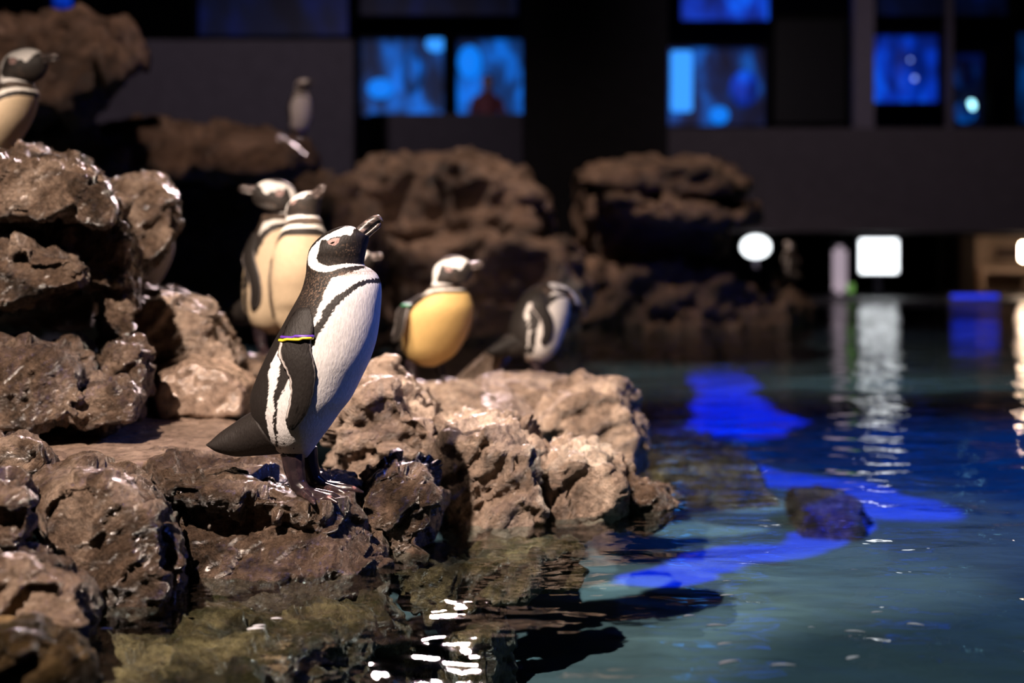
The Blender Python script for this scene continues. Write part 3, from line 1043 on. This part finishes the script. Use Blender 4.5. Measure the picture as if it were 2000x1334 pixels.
# lookup of canonical pixel -> (ring, across)
_ts = np.linspace(0, 22, 221)
_us = np.linspace(-1, 1, 81)
_C, _A, _w = pose_rows(CANP, _ts)
_gx = _C[:, None, 0] + _A[:, None, 0] * _us
_gz = _C[:, None, 1] + _A[:, None, 1] * _us


def to_su(px, py):
    x, z = px - 590, 965 - py
    d = (_gx - x) ** 2 + (_gz - z) ** 2
    k = np.unravel_index(np.argmin(d), d.shape)
    return _ts[k[0]], _us[k[1]]


def loft(rings, cap=True):
    """rings: list of (n,3) arrays -> verts, faces"""
    n = len(rings[0])
    v = np.vstack(rings)
    f = []
    for i in range(len(rings) - 1):
        for j in range(n):
            k = (j + 1) % n
            f.append((i * n + j, i * n + k, (i + 1) * n + k, (i + 1) * n + j))
    if cap:
        f.append(tuple(range(n - 1, -1, -1)))
        f.append(tuple(range((len(rings) - 1) * n, len(rings) * n)))
    return v, f


def loft_rows(rows, nr, ns):
    v = body_points(rows, nr, ns)
    return loft([v[i] for i in range(nr)])


def set_color(me, col):
    a = me.color_attributes.new('plumage', 'FLOAT_COLOR', 'POINT')
    c = np.ones((len(me.vertices), 4))
    c[:, :3] = col
    a.data.foreach_set('color', c.ravel())


m, nt, b = mat('plumage')
at = N(nt, 'ShaderNodeVertexColor', layer_name='plumage')
tc = N(nt, 'ShaderNodeTexCoord').outputs['Object']
mp = N(nt, 'ShaderNodeMapping')
mp.inputs['Scale'].default_value = (1.0, 1.0, 0.32)
mp.inputs['Rotation'].default_value = (0, 0.45, 0)
nt.links.new(tc, mp.inputs[0])
h = noise(nt, mp.outputs[0], 240, 5, 0.65)
h2 = noise(nt, mp.outputs[0], 60, 3, 0.6)
sh = ramp(nt, h, [(0.30, (0.80, 0.79, 0.78)), (0.62, (1.04, 1.04, 1.04))])
mx = N(nt, 'ShaderNodeMix', data_type='RGBA', blend_type='MULTIPLY')
mx.inputs[0].default_value = 1.0
nt.links.new(at.outputs[0], mx.inputs[6])
nt.links.new(sh, mx.inputs[7])
nt.links.new(mx.outputs[2], b.inputs['Base Color'])
b.inputs['Roughness'].default_value = 0.55
b.inputs['Specular IOR Level'].default_value = 0.25
ad = N(nt, 'ShaderNodeMath', operation='ADD')
nt.links.new(h, ad.inputs[0])
nt.links.new(h2, ad.inputs[1])
bp = N(nt, 'ShaderNodeBump')
bp.inputs['Strength'].default_value = 0.26
bp.inputs['Distance'].default_value = 0.006
nt.links.new(ad.outputs[0], bp.inputs['Height'])
nt.links.new(bp.outputs[0], b.inputs['Normal'])
M_PLUME = m

m, nt, b = mat('bill_horn')
tc = N(nt, 'ShaderNodeTexCoord').outputs['Object']
mp = N(nt, 'ShaderNodeMapping')
mp.inputs['Rotation'].default_value = (0, 0.8, 0)
mp.inputs['Scale'].default_value = (0.3, 1, 1)
nt.links.new(tc, mp.inputs[0])
f = noise(nt, mp.outputs[0], 130, 4, 0.6)
c = ramp(nt, f, [(0.40, (0.020, 0.015, 0.014)), (0.58, (0.09, 0.07, 0.065)), (0.70, (0.38, 0.28, 0.26))])
nt.links.new(c, b.inputs['Base Color'])
b.inputs['Roughness'].default_value = 0.32
bp = N(nt, 'ShaderNodeBump')
bp.inputs['Strength'].default_value = 0.4
bp.inputs['Distance'].default_value = 0.004
nt.links.new(f, bp.inputs['Height'])
nt.links.new(bp.outputs[0], b.inputs['Normal'])
M_BILL = m
m, nt, b = mat('foot_skin')
tc = N(nt, 'ShaderNodeTexCoord').outputs['Object']
c = ramp(nt, noise(nt, tc, 38, 4, 0.6), [(0.46, (0.014, 0.009, 0.012)), (0.63, (0.035, 0.02, 0.022)), (0.74, (0.34, 0.16, 0.16))])
nt.links.new(c, b.inputs['Base Color'])
b.inputs['Roughness'].default_value = 0.3
M_FOOT = m
M_EYE = plain('eye_dark', (0.012, 0.008, 0.006), 0.12, 0.6)
M_BAND = {k: plain('band_' + k, c, 0.35, 0.5) for k, c in dict(purple=(0.10, 0.03, 0.34), yellow=(0.75, 0.60, 0.03), green=(0.02, 0.32, 0.12), white=(0.6, 0.65, 0.8)).items()}


def tube_along(pts, rad, closed=True, ns=8):
    pts = [Vector(p) for p in pts]
    rings = []
    n = len(pts)
    for i, p in enumerate(pts):
        t = (pts[(i + 1) % n] - pts[i - 1]).normalized() if closed else (pts[min(i + 1, n - 1)] - pts[max(i - 1, 0)]).normalized()
        a = t.orthogonal().normalized() if i == 0 else (a - t * a.dot(t)).normalized()
        bb = t.cross(a)
        rings.append(np.array([p + (a * math.cos(k * 2 * math.pi / ns) + bb * math.sin(k * 2 * math.pi / ns)) * rad for k in range(ns)]))
    if closed:
        rings.append(rings[0])
    return loft(rings, cap=not closed)


FL_L = [(590, 600), (574, 625), (566, 648), (560, 668), (557, 686), (563, 700), (574, 718), (580, 733), (582, 759), (578, 786), (573, 808), (575, 824)]
FL_R = [(618, 598), (626, 622), (626, 645), (622, 662), (623, 678), (628, 698), (632, 722), (629, 748), (621, 778), (610, 802), (595, 821), (584, 831)]


def foot_mesh(voxel=0.0022):
    """leg, three toes and web of a right foot; heel at the origin, pointing +X"""
    parts_v, parts_f, off = [], [], 0

    def addp(v, f):
        nonlocal off
        parts_v.append(v)
        parts_f.extend([tuple(i + off for i in q) for q in f])
        off += len(v)

    def taper(path, ns=10):
        rings = []
        for i, (p, r) in enumerate(path):
            p = Vector(p)
            q0, q1 = Vector(path[max(i - 1, 0)][0]), Vector(path[min(i + 1, len(path) - 1)][0])
            t = (q1 - q0).normalized()
            s = t.cross(Vector((0, 1, 0.01))).normalized()
            bb = t.cross(s)
            rings.append(np.array([p + (s * math.cos(k * 2 * math.pi / ns) + bb * math.sin(k * 2 * math.pi / ns)) * r for k in range(ns)]))
        addp(*loft(rings))

    taper([((-0.022, 0, 0.095), 0.026), ((-0.016, 0, 0.06), 0.022), ((-0.004, 0, 0.028), 0.018), ((0.02, 0, 0.014), 0.012)])
    toes = []
    for ang, ln in ((-27, 0.082), (0, 0.098), (27, 0.085)):
        c, s = math.cos(math.radians(ang)), math.sin(math.radians(ang))
        pth = []
        for t, h, r in ((0.0, 0.016, 0.012), (0.3, 0.015, 0.0095), (0.6, 0.012, 0.0085), (0.8, 0.009, 0.0085), (0.92, 0.006, 0.006), (1.06, 0.002, 0.0025)):
            pth.append(((c * ln * t, s * ln * t, h), r))
        taper(pth)
        toes.append((c * ln * 0.86, s * ln * 0.86))
    # web
    rim = [(0, 0)] + [toes[0], ((toes[0][0] + toes[1][0]) / 2 - 0.010, (toes[0][1] + toes[1][1]) / 2), toes[1],
                      ((toes[1][0] + toes[2][0]) / 2 - 0.010, (toes[1][1] + toes[2][1]) / 2), toes[2]]
    top = [(x, y, 0.010) for x, y in rim]
    bot = [(x, y, 0.003) for x, y in rim]
    n = len(rim)
    f = [(0, i, i + 1) for i in range(1, n - 1)] + [(n, n + i + 1, n + i) for i in range(1, n - 1)]
    f += [(i, (i + 1) % n + 0, (i + 1) % n + n, i + n)[::-1] for i in range(n)]
    addp(np.array(top + bot), f)
    me = mesh_np('foot', np.vstack(parts_v), parts_f)
    me = remesh(me, voxel)
    me.polygons.foreach_set('use_smooth', [True] * len(me.polygons))
    return me


FOOT = foot_mesh()
_bodycol = {}


def plumage_colors(nr, ns, belly, nape, dark, bold=0.0):
    v = body_points(CANP, nr, ns).reshape(-1, 3)
    px, py = v[:, 0] + 590, 965 - v[:, 2]
    pj = np.stack([v[:, 0] / 7.0, v[:, 1] / 7.0, v[:, 2] / 11.0], 1)
    fine = np.stack([v[:, 0] / 2.2, v[:, 1] / 2.2, v[:, 2] / 5.0], 1)
    jx = px + 3.2 * fbm(pj, 2, 5) + 2.6 * perlin(fine, 9)
    jy = py + 3.2 * fbm(pj, 2, 15) + 3.2 * perlin(fine, 19)
    sh = (18.0 * np.clip((650 - py) / 60, 0, 1)) if bold else 0.0
    white = in_poly(jx, jy - sh, BELLY)
    col = np.tile(np.array(dark), (len(v), 1))
    # browner, flecked neck and shoulder
    fl = np.clip(perlin(fine * 1.15, 33) * 3.6 - 0.2, 0, 1) * np.exp(-((px - 640) / 45) ** 2 - ((py - 565) / 42) ** 2)
    fl += np.clip(perlin(fine * 1.15, 34) * 2.4 - 0.3, 0, 1) * np.exp(-((px - 688) / 26) ** 2 - ((py - 487) / 16) ** 2)
    fl = np.clip(fl, 0, 1)[:, None]
    col = col * (1 - fl) + np.array(nape) * fl
    wm = white[:, None]
    col = np.where(wm, np.array(belly), col)
    if bold:
        col = np.where(in_poly(px, py - sh, BIB)[:, None], np.array((0.78, 0.74, 0.68)), col)
    st = in_poly(px + 2 * fbm(pj, 2, 25) + 4.5 * perlin(fine * 0.8, 29), py - sh + 2 * fbm(pj, 2, 26) + 4.5 * perlin(fine * 0.8, 39), STRIPE)
    if bold:
        for ox, oy in ((bold, 0), (-bold, 0), (0, bold), (0, -bold), (0, 1.8 * bold), (1.8 * bold, bold)):
            st |= in_poly(px + ox, py - sh + oy, STRIPE)
    col = np.where(st[:, None], np.array(dark), col)
    thr = np.clip(1 - np.abs(py - (533 - (px - 700) * 0.10)) / 7, 0, 1) * (px > 668)
    thr = (thr * (0.5 + perlin(fine, 44) * 1.2)).clip(0, 1)[:, None]
    col = col * (1 - thr) + np.array(nape) * thr
    head = py < 533
    jx2 = px + 1.2 * fbm(pj, 2, 5) + 1.2 * perlin(fine, 9)
    jy2 = py + 1.2 * fbm(pj, 2, 15) + 1.8 * perlin(fine, 19)
    cb = in_poly(jx2, jy2, CBAND)
    if bold:
        for ox, oy in ((1.2, 0), (-1.2, 0), (0, 1.5), (0, -1.2)):
            cb |= in_poly(jx2 + ox, jy2 + oy, CBAND)
    cb &= head
    col = np.where(cb[:, None], np.array((0.80, 0.77, 0.74)), col)
    lid = in_poly(px, py, LID)
    col = np.where(lid[:, None], np.array((0.42, 0.27, 0.25)) * (0.8 + 0.5 * np.clip(perlin(fine, 3), -1, 1))[:, None], col)
    for (dx, dy, r) in DOTS:
        col = np.where(((px - dx) ** 2 + (py - dy) ** 2 < r * r)[:, None], np.array(dark), col)
    return np.clip(col, 0.003, 1)


BILL_UP = [(692, 446, 713, 464, 17), (703, 439, 719, 455, 15), (716, 429, 729, 445, 12.5), (727, 422, 738, 437, 10.5), (736, 420, 744, 433, 8), (743, 422, 748, 434, 4.5), (747, 427, 749, 434, 1.5)]
BILL_LO = [(706, 458, 721, 465, 13), (718, 451, 727, 459, 11), (730, 441, 737, 450, 8.5), (738, 435, 743, 444, 5.5), (743, 433, 745, 439, 2)]
TAIL = [(500, 800, 560, 885, 66), (478, 812, 530, 888, 52), (456, 827, 500, 890, 40), (430, 845, 464, 892, 30), (412, 861, 428, 884, 20), (403, 868, 407, 872, 8)]


def frame_of(rows):
    r = rows[-1]
    B, F = np.array(r[0:2], float), np.array(r[2:4], float)
    c = (B + F) / 2
    d = F - B
    ax = np.array([-d[1], d[0]])
    ax /= np.linalg.norm(ax)
    return c, ax


def bill_rows(src, rows, can=CANP):
    c0, a0 = frame_of(can)
    c1, a1 = frame_of(rows)
    n0, n1 = np.array([-a0[1], a0[0]]), np.array([-a1[1], a1[0]])
    out = []
    for (bx, by, fx, fy, w) in src:
        q = []
        for x, y in ((bx, by), (fx, fy)):
            p = np.array([x - 590, 965 - y]) - c0
            p = c1 + a1 * p.dot(a0) + n1 * p.dot(n0)
            q += list(p)
        out.append((*q, w))
    return out


FOOT_XY = np.array([v.co[:] for v in FOOT.vertices if v.co.z < 0.02])


def footholds(root, feet, S, yaw, scale):
    """the stone under each foot is trodden level with the sole: nothing sticks up through the foot, nothing hangs in the air"""
    for (fx, fy, fyaw) in feet:
        a = yaw + fyaw
        ox = root.location.x + (math.cos(yaw) * fx - math.sin(yaw) * fy) * S
        oy = root.location.y + (math.sin(yaw) * fx + math.cos(yaw) * fy) * S
        f = FOOT_XY[::5] * scale
        gx = ox + math.cos(a) * f[:, 0] - math.sin(a) * f[:, 1]
        gy = oy + math.sin(a) * f[:, 0] + math.cos(a) * f[:, 1]
        sole = root.location.z + 0.003
        for o in ROCKS:
            c, lo, hi = bounds(o)
            r = 0.012 + 0.8 * VOXEL[o.name]
            if gx.max() < lo[0] - r or gx.min() > hi[0] + r or gy.max() < lo[1] - r or gy.min() > hi[1] + r:
                continue
            near = (c[:, 0] > gx.min() - r) & (c[:, 0] < gx.max() + r) & (c[:, 1] > gy.min() - r) & (c[:, 1] < gy.max() + r) & (c[:, 2] > sole - 0.028) & (c[:, 2] < sole + 0.12)
            ks = np.nonzero(near)[0]
            if not len(ks):
                continue
            d = np.sqrt(((c[ks, 0][:, None] - gx) ** 2 + (c[ks, 1][:, None] - gy) ** 2).min(1))
            ks = ks[d < r]
            up = np.array([o.data.vertices[int(k)].normal.z > 0.2 for k in ks], bool)
            hi_ = c[ks, 2] > sole
            ks = ks[hi_ | up]
            if len(ks):
                c[ks, 2] = sole
                o.data.vertices.foreach_set('co', (c - np.array(o.location)).ravel())
                o.data.update()


def penguin(label, rows, loc, yaw, scale=1.0, head_yaw=0.0, belly=(0.63, 0.61, 0.61), nape=(0.20, 0.13, 0.09), dark=(0.022, 0.018, 0.016), flare=(0, 0), bands=None, bold=5.0,
            res=(150, 96), feet=((-6, -40, -0.5), (4, 40, 0.0)), lift=0.0, group=None):
    root = thing('penguin', loc, label, 'penguin', group)
    root.rotation_euler = (0, 0, yaw)
    S = SC * scale
    turn = Turn(rows, head_yaw)
    nr, ns = res
    v = turn(body_points(rows, nr, ns))
    vv, f = loft([v[i] for i in range(nr)])
    me = mesh_np('body', vv * S, f)
    set_color(me, plumage_colors(nr, ns, belly, nape, dark, bold))
    link('body', me, M_PLUME, root)
    # tail, hung on the lower back
    off = np.array([rows[3][0] - CANP[3][0], rows[3][1] - CANP[3][1]])
    tr = [(a - 590 + off[0], 965 - b2 + off[1], c - 590 + off[0], 965 - d + off[1], w) for a, b2, c, d, w in TAIL]
    vv, f = loft_rows(tr, 30, 28)
    me = mesh_np('tail', vv * S, f)
    set_color(me, np.tile(np.array(dark) * 1.1, (len(me.vertices), 1)))
    link('tail', me, M_PLUME, root)
    # bill
    for nm, src in (('upper_bill', BILL_UP), ('lower_bill', BILL_LO)):
        vv, f = loft_rows(bill_rows(src, rows), 24, 20)
        me = mesh_np(nm, turn(vv) * S, f)
        link(nm, me, M_BILL, root)
    # eyes
    s, u = to_su(655, 474)
    C, A, w = pose_rows(rows, np.array([s]))
    y = w[0] * math.sqrt(max(0, 1 - u * u))
    for sg in (-1, 1):
        e = turn(np.array([C[0][0] + A[0][0] * u, sg * (y - 2.0), C[0][1] + A[0][1] * u]))
        bm = bmesh.new()
        bmesh.ops.create_uvsphere(bm, u_segments=16, v_segments=10, radius=4.6)
        for q in bm.verts:
            q.co = Vector((q.co.x * 1.1 + e[0], q.co.y + e[1], q.co.z * 0.34 + q.co.x * 0.35 + e[2])) * S
        me = bpy.data.meshes.new('eye')
        bm.to_mesh(me)
        bm.free()
        me.polygons.foreach_set('use_smooth', [True] * len(me.polygons))
        link('eye', me, M_EYE, root)
    # flippers
    nl, nw = 44, 18
    tl = np.linspace(0, len(FL_L) - 1, nl)
    Lp, Rp = catmull(FL_L, tl), catmull(FL_R, tl)
    for sg, fl in ((-1, flare[0]), (1, flare[1])):
        outer, inner, cols_o = [], [], []
        for i in range(nl):
            ro, ri = [], []
            t = i / (nl - 1)
            for j in range(nw):
                k = j / (nw - 1)
                p = Lp[i] * (1 - k) + Rp[i] * k
                s, u = to_su(p[0], p[1])
                C, A, w = pose_rows(rows, np.array([s]))
                yb = w[0] * (0.62 + 0.38 * math.sqrt(max(0, 1 - u * u)))
                lens = math.sqrt(max(0.0, 1 - (2 * k - 1) ** 2))
                th = (6.5 - 3.5 * t) * lens
                grow = min(1.0, t / 0.22)
                yo = (yb - 10) * (1 - grow) + (yb + 3) * grow + fl * t * 60
                up = fl * t * t * 20
                x, z = C[0][0] + A[0][0] * u, C[0][1] + A[0][1] * u + up
                ro.append((x, sg * (yo + th), z))
                ri.append((x, sg * (yo - th), z))
            outer.append(ro)
            inner.append(ri)
        rings, cols = [], []
        for i in range(nl):
            ring = outer[i] + inner[i][::-1]
            rings.append(np.array(ring))
            t = i / (nl - 1)
            for j in range(nw):
                k = j / (nw - 1)
                e = (k < 0.07 or k > 0.95) and 0.24 < t < 0.9
                cols.append((0.62, 0.56, 0.54) if e else tuple(np.array(dark) * 0.9))
            for j in range(nw):
                cols.append((0.30, 0.25, 0.25))
        vv, f = loft(rings)
        me = mesh_np('flipper', vv * S, f)
        set_color(me, np.array(cols))
        fo = link('flipper', me, M_PLUME, root)
        if bands and sg == bands[0]:
            for n_, (cname, ti) in enumerate(bands[1]):
                i = int(ti * (nl - 1))
                ring = np.array(rings[i])
                c = ring.mean(0)
                pts = (c + (ring - c) * np.array([1.06, 1.5, 1.0])) + np.array([0, sg * 1.5, 0])
                pts = pts[::2]
                vv, f = tube_along([p * S for p in pts], 0.0032 * scale)
                me = mesh_np('flipper_band', vv, f)
                bo = link('flipper_band', me, M_BAND[cname], fo)
                bo['label'] = cname + ' identification band'
    # feet
    for (fx, fy, fyaw) in feet:
        fo = link('foot', FOOT, None, root)
        fo.location = (fx * S, fy * S, -0.004)
        fo.rotation_euler = (0, 0, fyaw)
        fo.scale = (scale, scale, scale)
    if not FOOT.materials:
        FOOT.materials.append(M_FOOT)
    footholds(root, feet, S, yaw, scale)
    return root


dg = bpy.context.evaluated_depsgraph_get()
dg.update()


def ground(x, y, r=0.03, z0=3.0):
    best = []
    for dx in (-r, 0, r):
        for dy in (-r, 0, r):
            hit, loc, nrm, idx, ob, mw = scene.ray_cast(dg, Vector((x + dx, y + dy, z0)), Vector((0, 0, -1)))
            if hit:
                best.append(loc.z)
    return sum(best) / len(best) if best else 0.0


def stand(px, D, py=None, z0=3.0):
    x = (px - 1000) * D / FPX
    z = ground(x, D, z0=z0)
    if py is not None:
        want = CAMH - (py - HOR) * D / FPX
        print('STAND', px, D, 'ground', round(z, 3), 'wanted', round(want, 3))
    return (x, D, z)


CREAM = (0.58, 0.45, 0.30)
penguin('black and white penguin in sharp focus, bill raised, purple and yellow band on flipper', CANP, stand(590, 3.0, 962), 0.0,
        res=(330, 256), bands=(-1, [('purple', 0.215), ('yellow', 0.25)]), feet=((2, -38, -0.6), (22, 34, -0.08)), bold=0, dark=(0.015, 0.012, 0.011))
penguin('cream-bellied penguin of the huddled pair, turning its head back', NEUTRAL, stand(532, 5.08, 690), -0.45, 1.08, head_yaw=-2.45, belly=CREAM)
penguin('cream-bellied penguin of the huddled pair, raising its bill', CANP, stand(592, 4.75, 700), -1.42, 1.0, head_yaw=0.85, belly=CREAM)
penguin('yellow-bellied penguin standing on pale rock, green and white flipper band', HUNCH, stand(836, 5.3, 757), -0.85, 0.98, head_yaw=0.8, belly=(0.62, 0.42, 0.16), flare=(0.9, 0.3),
        bands=(-1, [('white', 0.24), ('green', 0.30)]), feet=((-4, -62, -0.35), (4, 62, 0.2)))
penguin('penguin bowing its head over the water beside the flat pale stone', BOW, stand(1052, 5.75, 745), 0.25, 1.0, belly=(0.74, 0.70, 0.66), nape=(0.30, 0.20, 0.15))
penguin('penguin on the upper ledge above the huge layered boulder', LEAN, stand(-125, 4.8, 440, z0=0.82), -0.25, 1.06, belly=CREAM)
penguin('penguin hidden behind the one in focus, only its bill showing', HUNCH, stand(636, 5.1, 775), -0.05, 0.80)
penguin('small distant penguin standing on the long brown rock ledge', NEUTRAL, stand(585, 9.2, 272), -0.9, 0.68, head_yaw=0.6, res=(80, 48))
penguin('tiny distant penguin on the low tan rocks beside the globe lamp', NEUTRAL, stand(1545, 13.6, 560), 2.0, 0.75, res=(80, 48))
penguin('penguin behind the leaning shaded boulder with only white belly showing', HUNCH, stand(266, 4.95, 560, z0=0.9), -0.5, 0.72)


# ------------------------------------------------------------------ small white flecks on the pool: feathers, and glints built as solid bits
def fleck_mesh():
    v, f = [], []
    n = 9
    for i in range(n):
        t = i / (n - 1)
        w = 0.17 * math.sin(math.pi * (0.06 + 0.94 * t) ** 0.8) + 0.012
        z = 0.16 * t * (1 - t)
        for y, dz in ((-w, 0.02), (0, 0.0), (w, 0.02)):
            v.append((t - 0.5, y, z + dz))
    for i in range(n - 1):
        for j in range(2):
            a = i * 3 + j
            f.append((a, a + 1, a + 4, a + 3))
    k = len(v)
    v += [(x, y, z - 0.03) for x, y, z in v]
    f += [tuple(q + k for q in reversed(g)) for g in f]
    for i in range(n - 1):
        a, b_ = i * 3, i * 3 + 3
        f += [(a, b_, b_ + k, a + k), (a + 2, a + 2 + k, b_ + 2 + k, b_ + 2)]
    f += [(0, 0 + k, 1 + k, 1), (1, 1 + k, 2 + k, 2), (k - 3, k - 2, 2 * k - 2, 2 * k - 3), (k - 2, k - 1, 2 * k - 1, 2 * k - 2)]
    return mesh_np('fleck', np.array(v), f)


FLECK = fleck_mesh()
M_FLECK = plain('white_fleck', (0.62, 0.62, 0.66), 0.6, 0.3)
FLECK.materials.append(M_FLECK)
for px, py, ln, ang in [(1421, 1163, 0.028, 0.1), (1400, 1222, 0.034, -0.05), (1416, 1258, 0.026, 0.3), (1424, 1294, 0.04, 0.5), (1530, 1300, 0.04, 0.0), (1713, 1196, 0.024, 0.25),
                        (1670, 1234, 0.036, -0.2), (1666, 1285, 0.03, 0.6), (1347, 1203, 0.022, 0.2), (1585, 1225, 0.012, 0.0), (1788, 1220, 0.03, -0.4), (1420, 1135, 0.018, 0.1),
                        (500, 1228, 0.03, 0.2), (506, 1222, 0.022, 0.4), (540, 1208, 0.02, 0.0), (207, 1228, 0.022, 0.1)]:
    o = link('fleck', FLECK)
    o.location = G(px, py, 0.0015)
    o.scale = (ln, ln * (0.7 if ln > 0.03 else 1.0), ln)
    o.rotation_euler = (0, 0, ang)
    if px < 600:
        tag(o, 'small pale feather standing for feathers and glints over the golden brown submerged rock', 'fleck', 'flecks over the shallow rock')
    else:
        tag(o, 'small white feather standing for feathers and glints on the open dark water', 'fleck', 'flecks on the open water')

# ------------------------------------------------------------------ visitor at the tank window on the upper gallery


def capsule(path, ns=12):
    rings = []
    for i, (p, rx, ry) in enumerate(path):
        p = Vector(p)
        q0, q1 = Vector(path[max(i - 1, 0)][0]), Vector(path[min(i + 1, len(path) - 1)][0])
        t = (q1 - q0).normalized()
        s = t.cross(Vector((0.01, 1, 0.02))).normalized()
        bb = t.cross(s)
        rings.append(np.array([p + s * math.cos(k * 2 * math.pi / ns) * rx + bb * math.sin(k * 2 * math.pi / ns) * ry for k in range(ns)]))
    return loft(rings)


def visitor(label, loc, yaw):
    V, F, off = [], [], 0
    parts = [
        [((0, 0, 0.88), .16, .11), ((0, 0, 1.0), .155, .11), ((0, 0, 1.18), .16, .12), ((0, 0, 1.34), .185, .115), ((0, 0, 1.41), .12, .08), ((0, 0, 1.46), .055, .055), ((0, 0.01, 1.54), .05, .05)],
        [((0, 0.01, 1.47), .035, .04), ((0, 0.02, 1.50), .062, .075), ((0, 0.015, 1.56), .075, .09), ((0, 0, 1.62), .078, .098), ((0, -.005, 1.67), .06, .08), ((0, -.01, 1.70), .02, .03)],
        [((0, 0.10, 1.565), .012, .012), ((0, 0.128, 1.55), .012, .012)],
    ]
    for s in (-1, 1):
        parts.append([((s * .165, 0, 1.36), .055, .06), ((s * .21, .02, 1.22), .05, .05), ((s * .24, .06, 1.08), .043, .043), ((s * .22, .18, 1.06), .038, .038), ((s * .20, .29, 1.07), .03, .025)])
        for k in range(5):
            a = (k - 2) * 0.018
            ln = (.06, .08, .085, .08, .065)[k]
            if k == (0 if s > 0 else 4):
                parts.append([((s * .20 + a * 1.3, .28, 1.07), .011, .011), ((s * .20 + a * 2.2, .32, 1.065), .009, .009)])
            else:
                parts.append([((s * .20 + a, .30, 1.07), .010, .010), ((s * .20 + a, .30 + ln * .6, 1.072), .009, .009), ((s * .20 + a, .30 + ln, 1.055), .008, .008)])
        parts.append([((s * .085, 0, .92), .10, .10), ((s * .09, .01, .70), .085, .085), ((s * .095, .02, .48), .06, .06), ((s * .095, 0, .28), .058, .058), ((s * .095, -.01, .09), .042, .042), ((s * .095, -.01, .03), .05, .05)])
        parts.append([((s * .095, -.06, .04), .04, .04), ((s * .10, .05, .04), .045, .04), ((s * .105, .17, .03), .035, .028)])
    for p in parts:
        v, f = capsule(p)
        V.append(v)
        F += [tuple(i + off for i in q) for q in f]
        off += len(v)
    me = remesh(mesh_np('body', np.vstack(V), F), 0.011)
    me.polygons.foreach_set('use_smooth', [True] * len(me.polygons))
    n = len(me.vertices)
    c = np.empty(n * 3)
    me.vertices.foreach_get('co', c)
    c = c.reshape(-1, 3)
    col = np.tile(np.array((0.20, 0.055, 0.07)), (n, 1))
    col[c[:, 2] < 0.93] = (0.02, 0.02, 0.03)
    skin = (c[:, 2] > 1.45) | ((c[:, 1] > 0.25) & (c[:, 2] > 0.9))
    col[skin] = (0.42, 0.26, 0.20)
    hair = (c[:, 2] > 1.645) | ((c[:, 2] > 1.50) & (c[:, 1] < -0.005))
    col[hair] = (0.03, 0.02, 0.015)
    set_color(me, col)
    r = thing('person', loc, label, 'person')
    r.rotation_euler = (0, 0, yaw)
    link('body', me, M_CLOTH, r)
    return r


m, nt, b = mat('cloth_and_skin')
at = N(nt, 'ShaderNodeVertexColor', layer_name='plumage')
nt.links.new(at.outputs[0], b.inputs['Base Color'])
b.inputs['Roughness'].default_value = 0.7
M_CLOTH = m
visitor('person in a dull red coat leaning on the rail before the blue tank', (P(952, 0, 20.4).x, 20.4, UPPER_Z), math.pi + 0.3)
